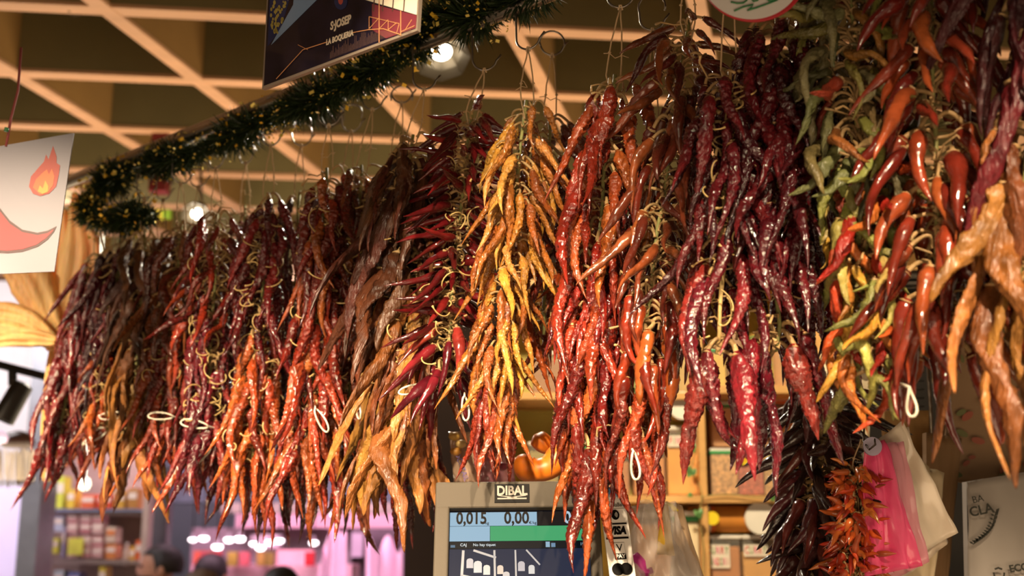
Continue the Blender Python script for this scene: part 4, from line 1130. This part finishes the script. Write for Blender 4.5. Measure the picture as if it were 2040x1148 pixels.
for i, (x0, x1, y0, y1, c, l) in enumerate(((1190, 1255, 905, 988, '#A86A34', 'jar of rust powder behind the red chilli strings'), (1120, 1184, 880, 988, '#C0903C', 'jar of ochre powder behind the red chilli strings, left of the rust one'), (1052, 1114, 880, 988, '#8A7A3A', 'jar of olive powder at the left end of the shelf'),
     (1190, 1250, 690, 784, '#9A7A34', 'jar of dull gold powder on the upper shelf behind the chillies'), (1258, 1318, 680, 784, '#B86A2A', 'jar of orange powder on the upper shelf behind the chillies'), (1325, 1390, 690, 784, '#A88A40', 'jar of khaki powder on the upper shelf left of the upright'), (1060, 1120, 700, 784, '#8A5A30', 'jar of brown powder on the upper shelf, far left'), (1416, 1446, 690, 770, '#C8A03A', 'small jar of yellow powder by the upright on the upper shelf'))):
    jar(x0, x1, y0, y1, c, l, 'white', .8, band=('green' if i % 2 else None))
def lying(cx_, cy_, r_px, length, col, lab, lidc='white', side=0):
    """jar lying with its round lid towards the viewer"""
    Y = YS + .0; c = P(cx_, cy_, Y); r1 = r_px * Y / FPX
    t = thing('spice_jar', c - Vector((0, 0, r1)), lab, 'jar', 'spice jars on the pine shelves')
    Rr = Matrix.Rotation(-math.pi / 2, 3, 'X')
    MB().lathe(c, [(r1, 0), (r1, .003), (r1, .014), (r1 * .97, .016)], 40, Rr).build('lid', LID[lidc], t)
    MB().lathe(c, [(r1 * .94, .016), (r1 * .94, length), (r1 * .8, length + .01)], 32, Rr).build('jar_body', content(col), t)
    return t
lying(1360, 808, 28, .10, '#C89040', 'jar stacked lying down, its round white lid facing out, above the PINCHO jar')
lying(1516, 1033, 31, .14, '#B06C28', 'jar lying down with its round white lid facing out, above the CURRY jar')
# jar lying sideways, orange filling, below the shelf
c = P(1455, 1034, YS + .05); r1 = 28 * YS / FPX
t = thing('spice_jar', c - Vector((0, 0, r1)), 'jar of orange powder lying on its side below the beige seeds', 'jar', 'spice jars on the pine shelves')
RY = Matrix.Rotation(math.pi / 2, 3, 'Y')
MB().lathe(c, [(r1 * .9, -.045), (r1 * .95, -.04), (r1 * .95, .055), (r1 * .8, .062)], 32, RY).build('jar_body', content('#C8802C'), t)
MB().lathe(c, [(r1, -.066), (r1, -.056)], 32, RY).build('lid', LID['white'], t)
MB().lathe(c, [(r1 * .98, -.056), (r1 * .98, -.045)], 32, RY).build('lid_band', LID['orange'], t)
MB().lathe(P(1419, 1033, YS + .0), [(.0175, 0), (.0175, .001)], 24, RX).build('price_sticker', LID['yellow'], t)

# ivy vine over the shelf
M_['leaf'] = mat('ivy_leaf', '#4E7A3C', .5, noise_amt=.4, nscale=60)
iv = thing('ivy_vine', P(1392, 1000, YS - .03), 'trailing ivy with mottled green leaves along the shelf upright', 'ivy')
vp = [P(x, y, YS - .03) for x, y in ((1350, 860), (1385, 890), (1378, 935), (1398, 980), (1394, 1030), (1402, 1100), (1396, 1180))]
MB().tube([cat(vp, i / 30) for i in range(31)], .0012, 5).build('vine', M_['stemgreen'], iv, sm=True)
vp2 = [P(x, y, YS - .03) for x, y in ((1395, 990), (1450, 985), (1520, 992), (1590, 985))]
MB().tube([cat(vp2, i / 20) for i in range(21)], .0012, 5).build('vine', M_['stemgreen'], iv, sm=True)
lf = [(0, 0), (.35, .25), (.5, .05), (.55, -.35), (.25, -.65), (0, -1.0), (-.25, -.65), (-.55, -.35), (-.5, .05), (-.35, .25)]
for (x, y, r1, a) in ((1376, 888, 17, .4), (1378, 935, 20, -.5), (1372, 985, 9, 1), (1390, 1018, 17, .3), (1536, 992, 12, 1.4), (1240, 770, 16, .8), (1220, 860, 16, -.3), (1180, 900, 14, .5), (1590, 1030, 16, .6), (1560, 1100, 14, 0), (1130, 750, 14, 0)):
    c = P(x, y, YS - .045); s = r1 * YS / FPX; ca, sa = math.cos(a), math.sin(a)
    pts_ = [c + Vector(((u * ca - v * sa) * s, -.010 * abs(u) + .004 * v, (u * sa + v * ca) * s)) for u, v in lf]
    mb = MB(); cc = c + Vector((0, -.006, -.3 * s))
    for i in range(len(pts_)): mb.quad(cc, pts_[i], pts_[(i + 1) % len(pts_)])
    mb.build('ivy_leaf', M_['leaf'], iv, solid=.0006)

# garlic braid and grey wrapping behind the green chillies
M_['garlic'] = mat('garlic_skin', '#D8CBB4', .6, noise_amt=.15, nscale=40, bump=.3, bscale=60)
ga = thing('garlic_braid', P(1712, 850, 2.25), 'braid of pale garlic bulbs behind the twisted chillies', 'garlic')
for i, (x, y, r1) in enumerate(((1702, 828, 34), (1690, 768, 22), (1722, 735, 26), (1672, 735, 22), (1700, 700, 24), (1676, 662, 20), (1716, 655, 22), (1690, 620, 20))):
    c = P(x, y, 2.25 + (i % 2) * .03); s = r1 * 2.25 / FPX
    mb = MB(); prof = [(.001, -s * .8), (s * .5, -s * .76), (s * .9, -s * .4), (s, -.05 * s), (s * .8, s * .4), (s * .35, s * .8), (s * .16, s * 1.3), (s * .12, s * 1.8)]
    Rr = Euler((rp.uniform(-.4, .4), rp.uniform(-.5, .5), 0)).to_matrix()
    b = len(mb.v); mb.lathe(c, prof, 20, Rr)
    for vi in range(len(mb.v)):
        k = vi % 20; q = Vector(mb.v[vi]) - c; mb.v[vi] = tuple(c + q * (1 + .06 * math.cos(k / 20 * 2 * math.pi * 5)))
    mb.build('garlic_bulb', M_['garlic'], ga, sm=True)
MB().tube([P(1700, 540, 2.28), P(1695, 700, 2.28), P(1706, 830, 2.28)], [.008, .012, .008], 8).build('braided_stalk', M_['stem'], ga, sm=True)
solidbag('paper_sheet', [(1640, 690), (1740, 700), (1730, 900), (1655, 880)], 2.4, mat('cream_paper', '#CDBB9C', .7, noise_amt=.06), 'cream paper packet behind the garlic bulbs', 'paper packet', seed=41, th=.03)

# wire rack and dark cabinet at the right
dk = thing('dark_cabinet', P(1880, 1148, 2.6), 'dark cabinet standing behind the hanging bags at the right', 'cabinet')
x0 = P(1745, 0, 2.6).x
a, b = P(1730, 1148, 2.6), P(2300, 545, 2.6)
MB().box(((a.x + b.x) / 2, 2.75, (b.z + .4) / 2), (b.x - a.x, .25, b.z - .4), None, 0, .004).build('carcass', mat('black_laminate', '#15100C', .5), dk)
MB().box(((a.x + b.x) / 2, 2.61, b.z - .006), (b.x - a.x, .02, .010)).build('edge_strip', M_['steel'], dk)
rk = thing('wire_rack', P(1790, 800, 2.35), 'chrome wire rack behind the twisted and smooth chillies', 'rack')
for k in range(15):
    y = 572 + k * 17
    MB().tube([P(1745, y, 2.34), P(1775, y + 4, 2.30), P(1815, y + 2, 2.31), P(1840, y, 2.36)], .0016, 6).build('wire', M_['steel'], rk, sm=True)
for x in (1748, 1838): MB().tube([P(x, 560, 2.36), Vector((P(x, 830, 2.36).x, 2.36, 0))], .003, 8).build('post', M_['steel'], rk, sm=True)
MB().box(P(1780, 566, 2.3), (.10, .02, .006)).build('top_strip', M_['steel'], rk)
fr = thing('pine_frame', P(1930, 560, 4.2), 'slanting pale wood frame and panel seen right of the smooth chillies', 'frame')
MB().box(P(1960, 470, 4.2), (.06, .04, .36), Matrix.Rotation(.5, 3, 'Y')).build('strut', M_['pine'], fr)
MB().box(P(1900, 520, 4.2), (.50, .04, .05)).build('rail', M_['pine'], fr)
MB().box(P(1930, 585, 4.25), (.6, .03, .06)).build('rail', M_['pine'], fr)

# red pillar and far colour signs seen above the left strings
MB().box(P(332, 150, 4.4) + Vector((0, 0, 0)), (.065, .065, .95)).build('red_pillar', mat('red_paint', '#6A1418', .5), label='narrow dark red pillar rising behind the garland', cat='pillar')
ysn = thing('yellow_green_sign', P(325, 430, 5.5), 'small yellow and green sign far behind the left chilli strings', 'sign')
MB().box(P(312, 418, 5.5), (.06, .02, .09)).build('panel', mat('yellow_panel', '#C8B030', .5, emit=.35), ysn)
MB().tube([P(322, 405, 5.5), Vector((P(322, 405, 5.5).x, 5.5, ZC + .34))], .004, 5).build('rod', M_['black'], ysn)
MB().box(P(333, 418, 5.5), (.04, .02, .09)).build('panel', mat('green_panel', '#7C9A20', .5, emit=.3), ysn)

# ------------------------------------------------------------------ the market hall behind, left
def slab(name, x0, x1, y0, y1, Y, m, th=.1, **k):
    a, b = P(x0, y1, Y), P(x1, y0, Y); ym = (y0 + min(y1, 1148)) / 2
    a.x = P(x0, ym, Y).x; b.x = P(x1, ym, Y).x
    return MB().box(((a.x + b.x) / 2, Y + th / 2, (a.z + b.z) / 2), (abs(b.x - a.x), th, abs(b.z - a.z))).build(name, m, **k)
def slabp(name, x0, x1, y0, y1, Y, m, parent, th=.1):
    a, b = P(x0, y1, Y), P(x1, y0, Y); ym = (y0 + min(y1, 1148)) / 2
    a.x = P(x0, ym, Y).x; b.x = P(x1, ym, Y).x
    return MB().box(((a.x + b.x) / 2, Y + th / 2, (a.z + b.z) / 2), (abs(b.x - a.x), th, abs(b.z - a.z))).build(name, m, parent)
slab('white_wall_panel', -260, 62, 560, 1300, 6.4, mat('white_wall', '#C8C4C8', .7, noise_amt=.04), label='tall white wall panel at the far left', cat='panel')
slab('lit_column', -60, 54, 970, 1400, 6.0, mat('lilac_lit_column', '#E0D0F4', .5, noise_amt=.03, emit=.25, emcol='#D8C8F8'), .2, label='lilac-lit white column at the lower left edge', cat='column')  # light falling on the column is put into its colour and emission
slab('steel_column', 52, 90, 600, 1400, 5.6, mat('brushed_steel', '#8A8C96', .4, .4), .2, label='grey steel column left of the grocery shelf', cat='column')
slab('pale_column', 284, 296, 900, 1300, 6.0, mat('pale_post', '#C8B0A8', .5), .08, label='thin pale post right of the grocery shelf', cat='column')
slab('grey_column', 300, 332, 930, 1300, 6.2, mat('dark_grey_post', '#55505A', .5), .1, label='dark grey post behind the dark-haired man', cat='column')
# track light
tk = thing('track_light', P(25, 800, 3.4), 'black cylindrical track spotlight on a black rail at the left edge', 'lamp')
MB().tube([P(-60, 712, 3.4), P(96, 752, 3.4)], .012, 10).build('track', M_['black'], tk)
MB().tube([P(25, 740, 3.4), P(25, 768, 3.4)], .012, 10).build('adaptor', M_['black'], tk)
a, b = P(45, 768, 3.4), P(5, 838, 3.38)
d = (b - a).normalized()
MB().lathe(a, [(.02, -.006), (.030, 0), (.032, (b - a).length), (.027, (b - a).length + .001), (.024, (b - a).length - .02)], 24, d.to_track_quat('Z', 'Y').to_matrix()).build('cylinder', M_['black'], tk)
# domed lamp with fringe
dm = thing('dome_lamp', P(35, 890, 4.6), 'dark dome lamp with a pale fringe at the left edge', 'lamp')
c = P(36, 886, 4.6)
MB().lathe(c, [(.048, -.012), (.062, -.004), (.058, .02), (.040, .042), (.012, .052)], 24).build('shade', mat('brown_shade', '#2E1A16', .3), dm, sm=True)
MB().lathe(c + Vector((-.06, -.05, .012)), [(.04, -.01), (.045, .01), (.02, .035)], 20).build('lit_cap', mat('lilac_cap', '#E8D0F0', .3, emit=.5), dm, sm=True)
mb = MB()
for i in range(60):
    x = rng.uniform(-40, 72); z0 = 900 + rng.uniform(-6, 6); l = rng.uniform(50, 75)
    mb.tube([P(x, z0, 4.75 + rng.uniform(-.05, .05)), P(x + rng.uniform(-3, 3), z0 + l, 4.75)], .0035, 4)
mb.build('fringe', mat('pale_fringe', '#BDB2A8', .7), dm, kind='stuff')

# grocery shelf with packets
gs = thing('grocery_shelf', P(190, 1148, 6.6), 'bright shelf of groceries in the far left stall', 'shelf')
slabp('back_panel', 96, 285, 880, 1300, 6.85, mat('shelf_back', '#A08C80', .6), gs, .03)
for y in (1018, 1116): slabp('shelf_board', 96, 285, y, y + 8, 6.4, mat('shelf_edge', '#8A7A70', .5), gs, .45)
slabp('price_rail', 96, 285, 1015, 1019, 6.38, mat('blue_grey_rail', '#6A7A98', .5), gs, .02)
def pack(x0, x1, y0, y1, col, lab, nm='packet', Y=6.42, stripe=None):
    a, b = P(x0, y1, Y), P(x1, y0, Y); w, h = b.x - a.x, b.z - a.z
    t = thing(nm, ((a.x + b.x) / 2, Y, a.z), lab, 'packet' if nm != 'bottle' else 'bottle', 'groceries on the far left shelf')
    c = Vector(((a.x + b.x) / 2, Y + .05, (a.z + b.z) / 2))
    if nm == 'bottle':
        MB().lathe(Vector((c.x, c.y, a.z)), [(w * .45, 0), (w * .5, .01), (w * .5, h * .65), (w * .2, h * .82), (w * .2, h * .93)], 16).build('body', mat('bottle_' + lab[:8].strip().replace(' ', '_'), col, .4), t, sm=True)
        MB().lathe(Vector((c.x, c.y, a.z + h * .93)), [(w * .24, 0), (w * .24, h * .08)], 14).build('cap', M_['white'], t)
    else:
        MB().box(c, (w * .96, .10, h * .97), None, 0, min(w, h) * .06).build('box', mat('pack_colour', col, .45), t)
        MB().box(c + Vector((0, -.052, h * .12)), (w * .8, .003, h * .3)).build('printed_band', mat('pack_band', stripe or '#E8D8C8', .5), t)
k = 0
colsA = [(110, 130, 948, 1014, '#C8CC40', 'lime green packet on the top shelf'), (132, 150, 975, 1014, '#D8B830', 'yellow packet second on the top shelf'), (160, 190, 985, 1014, '#D86030', 'orange-red packet in the middle of the top shelf'), (192, 224, 985, 1014, '#D84C28', 'red-orange packet on the top shelf beside the orange one'), (226, 250, 978, 1014, '#C89830', 'mustard packet on the top shelf'), (252, 276, 972, 1014, '#B07830', 'brown packet at the right of the top shelf')]
for q in colsA: pack(*q[:4], q[4], q[5])
for r_, y in enumerate((1050, 1068, 1086, 1100)):
    for c_, x in enumerate((136, 168, 200 - 30)):
        pass
boxcols = ['#C88A88', '#D0A09A', '#C07C80', '#D8B0A8']
rows_ = (1024, 1042, 1068, 1090)
ordn = ['top', 'second', 'third', 'lowest']; side = ['left', 'middle', 'right']
for r_, y in enumerate(rows_):
    for c_, x in enumerate((132, 158, 182)):
        pack(x, x + 24, y, y + (17 if r_ == 0 else 22), boxcols[(r_ + c_) % 4], 'pinkish carton in the %s row, %s of the three' % (ordn[r_], side[c_]), 'carton')
pack(98, 118, 1072, 1104, '#D8D440', 'bright yellow packet left on the second shelf')
slabp('price_card', 135, 165, 1072, 1106, 6.39, mat('yellow_card', '#DCDC50', .5), gs, .01)
pack(121, 131, 1050, 1112, '#A8A0B8', 'lilac packet beside the left yellow one')
pack(100, 128, 1026, 1060, '#B8C0D0', 'pale blue packet at the left end of the second shelf')
pack(209, 232, 1050, 1082, '#D8C0A8', 'white and orange tub, upper of two', 'tub', stripe='#D87830')
pack(209, 232, 1084, 1115, '#D88848', 'orange and white tub, lower of two', 'tub')
pack(238, 254, 1082, 1128, '#C8B0A0', 'cream bottle with a white cap on the second shelf', 'bottle')
pack(256, 270, 1088, 1126, '#D8A030', 'amber packet right of the cream bottle')
pack(268, 282, 1076, 1120, '#D86028', 'orange packet at the right end of the second shelf')
pack(194, 212, 1128, 1180, '#D8C040', 'yellow box on the bottom shelf')
pack(104, 128, 1136, 1180, '#B8C8C8', 'pale box at the left of the bottom shelf'); pack(132, 160, 1140, 1180, '#5A6AA0', 'blue box on the bottom shelf')
# spherical yellow-white lamp above the packets
bl_ = P(168, 965, 6.0)
MB().lathe(bl_, [(.002, -.03), (.02, -.024), (.03, 0), (.022, .026), (.004, .034), (.004, ZC - bl_.z + .34)], 16).build('small_lamp', mat('glowing_lamp', '#FFFFFF', .5, emit=3, emcol='#FFF8D8'), label='small glowing lamp above the grocery shelf', cat='lamp', sm=True)

# butcher's stall: fascia, lamps, counter, drape
M_['pinklit'] = mat('pink_fascia', '#D8A8BC', .5, noise_amt=.05)
slab('grey_beam', 330, 900, 900, 1002, 8.6, mat('blue_grey_beam', '#66707E', .6), .2, label='blue-grey ceiling beam over the pink stall', cat='beam')
slab('cream_beam', 440, 845, 1002, 1022, 8.3, mat('pale_beam', '#B8A8A0', .6), .2, label='pale narrow beam below the blue-grey one', cat='beam')
slab('pink_fascia', 470, 860, 1024, 1052, 8.0, M_['pinklit'], .15, label='long pink fascia board of the butcher stall', cat='fascia')
slab('grey_panel', 690, 832, 1040, 1300, 8.4, mat('mauve_panel', '#7A6672', .6), .05, label='mauve grey wall panel of the pink stall', cat='panel')
bs = thing('butcher_counter', P(560, 1300, 7.6), 'pink-lit butcher counter with a glass front, far behind', 'counter')
slabp('back_panel', 380, 700, 1052, 1140, 8.2, mat('dull_rose', '#96808C', .6), bs, .05)
slabp('counter_body', 380, 700, 1126, 1400, 7.4, mat('pink_counter', '#E8B4C4', .5, noise_amt=.1), bs, .4)
slabp('red_sign', 385, 440, 1098, 1128, 7.5, mat('coral_sign', '#D86450', .5), bs, .05)
slabp('light_box', 552, 622, 1096, 1130, 7.6, mat('rose_box', '#E8A0B0', .4, emit=.25), bs, .1)
slabp('white_box', 500, 556, 1066, 1092, 7.7, mat('white_box', '#D8C0D0', .4), bs, .1)
for x, c in ((430, '#C03848'), (462, '#B89040'), (486, '#D05868'), (520, '#A8783C'), (536, '#8A6A30'), (616, '#C82030'), (408, '#B84858')):
    slabp('meat_tray', x - 9, x + 9, 1100, 1128, 7.3, mat('tray_colour', c, .5), bs, .06)
M_['stalllamp'] = mat('stall_lamp_glass', '#FFFFFF', .5, emit=7, emcol='#FFF0F4')
for i, (x, y, w_) in enumerate(((384, 1076, 10), (406, 1073, 12), (433, 1090, 13), (456, 1076, 12), (478, 1074, 13), (505, 1084, 10), (519, 1092, 12), (538, 1081, 11), (557, 1078, 11), (625, 1082, 11), (665, 1026, 8), (723, 1034, 7))):
    c = P(x, y, 7.2); s = w_ * .78 * 7.2 / FPX
    t = thing('stall_lamp', c, None, None)
    tag(t, '%s round white lamp over the pink butcher stall' % ['first', 'second', 'third', 'fourth', 'fifth', 'sixth', 'seventh', 'eighth', 'ninth', 'tenth', 'eleventh', 'last'][i] + ', counted from the left', 'lamp', 'lamps of the pink stall')
    MB().lathe(c, [(s * .1, -s * .55), (s * .8, -s * .4), (s, 0), (s * .8, s * .3), (s * .3, s * .5)], 16).build('globe', M_['stalllamp'], t, sm=True)
    MB().lathe(c + Vector((0, 0, s * .45)), [(s * 1.0, -.02), (s * .4, s * .7), (s * .15, s * 1.1)], 12).build('shade', mat('lamp_shade_grey', '#8A7A84', .5), t)
    MB().tube([c + Vector((0, 0, s)), Vector((c.x, c.y, ZC + .34))], .004, 4).build('cord', M_['black'], t)
# scalloped pink drape
dr = thing('pink_drape', P(780, 1300, 7.0), 'pale pink plastic drape with a scalloped upper edge', 'drape')
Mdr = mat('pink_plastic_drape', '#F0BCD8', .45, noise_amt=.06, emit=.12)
def drape(x0, x1, tops, bottomy, Y, parent):
    n = 40; rows = [[], [], []]
    for i in range(n + 1):
        u = i / n; x = x0 + (x1 - x0) * u; ty = float(np.interp(u, [q[0] for q in tops], [q[1] for q in tops]))
        dy = .03 * math.sin(u * 30)
        rows[0].append(P(x, ty, Y + dy)); rows[1].append(P(x, (ty + bottomy) / 2, Y - dy)); rows[2].append(P(x, bottomy, Y + dy))
    MB().grid(rows).build('sheet', Mdr, parent, sm=True, solid=.004)
sc_t = [(0, 1068)] 
for i in range(3):
    b0 = i / 3
    sc_t += [(b0 + .04, 1066), (b0 + .10, 1074), (b0 + .17, 1098), (b0 + .21, 1104), (b0 + .25, 1092), (b0 + .31, 1072)]
drape(728, 850, sc_t, 1400, 7.0, dr)
dr2 = thing('pink_curtain', P(660, 1300, 7.2), 'pink curtain gathered in folds, left of the scalloped drape', 'curtain')
drape(632, 690, [(0, 1150), (.25, 1090), (.5, 1045), (.8, 1062), (1, 1060)], 1400, 7.2, dr2)
slab('orange_crate', 832, 856, 1110, 1160, 6.5, mat('orange_box', '#C86030', .5), .1, label='orange box at the left side of the scale', cat='box')
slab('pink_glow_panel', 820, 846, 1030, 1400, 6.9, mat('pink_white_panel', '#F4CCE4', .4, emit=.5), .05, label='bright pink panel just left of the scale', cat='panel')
slab('price_monitor', 700, 722, 1062, 1110, 7.4, mat('monitor_white', '#C8B0C8', .4), .05, label='small pale monitor hanging in the pink stall', cat='monitor')

# ------------------------------------------------------------------ people
def person(px, py_top, Y, height, facing_deg, shirt, label, hair='#1A1210', beard=False, skin='#B8846A'):
    top = P(px, py_top, Y)
    base = Vector((top.x, Y, top.z - height))
    k = height / 1.75
    t = thing('person', base, label, 'person', 'people in the market hall')
    t.rotation_euler = (0, 0, math.radians(facing_deg))      # local -Y is the way the person faces
    J = [  # name, co, radius(x,y), parent
        ((0, 0, .95), (.15, .11), None), ((0, 0, 1.10), (.145, .10), 0), ((0, .0, 1.28), (.17, .115), 1), ((0, .01, 1.42), (.13, .09), 2),
        ((0, 0, 1.49), (.062, .06), 3), ((0, -.01, 1.545), (.065, .068), 4), ((0, -.02, 1.60), (.073, .088), 5), ((0, -.01, 1.67), (.078, .096), 6), ((0, 0, 1.725), (.055, .07), 7)]
    for sgn in (-1, 1):
        b = len(J)
        J += [((sgn * .19, 0, 1.40), (.062, .06), 3), ((sgn * .23, .02, 1.12), (.045, .045), b), ((sgn * .22, -.10, .90), (.034, .034), b + 1), ((sgn * .21, -.14, .82), (.028, .042), b + 2),
              ((sgn * .10, 0, .86), (.10, .10), 0), ((sgn * .10, -.01, .48), (.062, .066), b + 4), ((sgn * .10, .02, .09), (.042, .046), b + 5), ((sgn * .11, -.10, .035), (.045, .032), b + 6)]
    me = bpy.data.meshes.new('body')
    me.from_pydata([(c[0] * k, c[1] * k, c[2] * k) for c, r, p in J], [(i, p) for i, (c, r, p) in enumerate(J) if p is not None], [])
    o = bpy.data.objects.new('body', me); COL.objects.link(o)
    o.modifiers.new('skin', 'SKIN')
    if not me.skin_vertices: me.attributes  # created with the modifier in most versions
    bpy.context.view_layer.objects.active = o
    if not me.skin_vertices:
        bm = bmesh.new(); bm.from_mesh(me); bm.verts.layers.skin.verify(); bm.to_mesh(me); bm.free()
    sv = me.skin_vertices[0].data
    for i, (c, r, p) in enumerate(J): sv[i].radius = (r[0] * k, r[1] * k); sv[i].use_root = (i == 0)
    md = o.modifiers.new('sub', 'SUBSURF'); md.levels = 2; md.render_levels = 2
    dg = bpy.context.evaluated_depsgraph_get(); dg.update()
    m2 = bpy.data.meshes.new_from_object(o.evaluated_get(dg))
    o.modifiers.clear(); o.data = m2; m2.materials.clear()
    for m in (mat('skin', skin, .5, noise_amt=.05, sss=.1), mat('shirt', shirt, .8), mat('trousers', '#2A2C34', .8)): m2.materials.append(m)
    # nose, brow, eye sockets and mouth pushed into the face
    for v in m2.vertices:
        c = v.co / k
        if c.z > 1.54 and c.y < -.03:
            g = lambda x, z, s: math.exp(-((c.x - x) ** 2 + (c.z - z) ** 2) / (2 * s * s))
            v.co.y -= k * (.020 * g(0, 1.630, .014) + .006 * g(0, 1.575, .02) - .010 * g(.03, 1.650, .012) - .010 * g(-.03, 1.650, .012))
    for p in m2.polygons:
        z = p.center.z / k; x = abs(p.center.x) / k
        p.material_index = 2 if z < .95 and x < .19 else (1 if z < 1.475 and not (x > .18 and z < 1.05) else 0)
        p.use_smooth = True
    o.parent = t; WORLD[o.name] = base
    def loc(mb, name, m, **kw):
        me_ = mb.mesh(name, m, sm=True); q = bpy.data.objects.new(name, me_); COL.objects.link(q); q.parent = t; return tag(q, **kw)
    Mh = mat('hair', hair, .6, noise_amt=.3, nscale=60, bump=.8, bscale=80)
    # hair shell over crown and back
    rows = []
    for i in range(13):
        v = i / 12 * 2.0; row = []
        for j in range(25):
            u = j / 24 * 2 * math.pi
            lim = min(v, 1.05 if math.sin(u) < -.3 else 2.0)
            n_ = 1 + .05 * noise.noise(Vector((math.cos(u) * 3, math.sin(u) * 3, v * 3)))
            row.append(Vector((math.sin(lim) * math.cos(u) * .088 * n_, .008 + math.sin(lim) * math.sin(u) * .108 * n_, 1.655 + math.cos(lim) * .100 * n_)) * k)
        rows.append(row)
    loc(MB().grid(rows), 'hair', Mh)
    for sgn in (-1, 1):
        loc(MB().lathe(Vector((sgn * .082, .005, 1.625)) * k, [(.002, -.006), (.020, -.004), (.024, .0), (.016, .006)], 12, Matrix.Rotation(math.pi / 2, 3, 'Y'), sq=(1.3, .8)), 'ear', m2.materials[0])
        loc(MB().lathe(Vector((sgn * .030, -.092, 1.648)) * k, [(.001, -.008), (.008, -.004), (.009, 0), (.008, .004), (.001, .008)], 10), 'eye', M_['black'])
    loc(MB().tube([Vector((x, -.098 - .006 * math.cos(x * 40), 1.592)) * k for x in (-.022, -.01, 0, .01, .022)], .004, 6), 'mouth', mat('lips', '#8A4A40', .5))
    if beard:
        rows = []
        for i in range(7):
            row = []
            for j in range(15):
                a = math.pi * (.05 + .9 * j / 14); z = 1.600 - i * .012
                rr1 = .082 - .004 * i; row.append(Vector((-math.cos(a) * rr1 * .98, -.015 - math.sin(a) * (.094 - .004 * i), z)) * k)
            rows.append(row)
        loc(MB().grid(rows), 'beard', Mh)
    return t
person(322, 1086, 6.0, 1.72, -75, '#3A3436', 'dark-haired bearded man in profile facing left at the lower edge', beard=True)
person(424, 1104, 6.6, 1.74, 160, '#4A3038', 'dark-haired person seen from behind in front of the pink stall', hair='#1C1014')
person(405, 1136, 4.6, 1.60, 170, '#6A4A3A', 'brown-haired person whose crown just shows right of the man', hair='#4A3222')
person(562, 1130, 5.0, 1.60, 175, '#2A2A30', 'black-haired person whose crown shows below the hanging tips', hair='#120E0E')
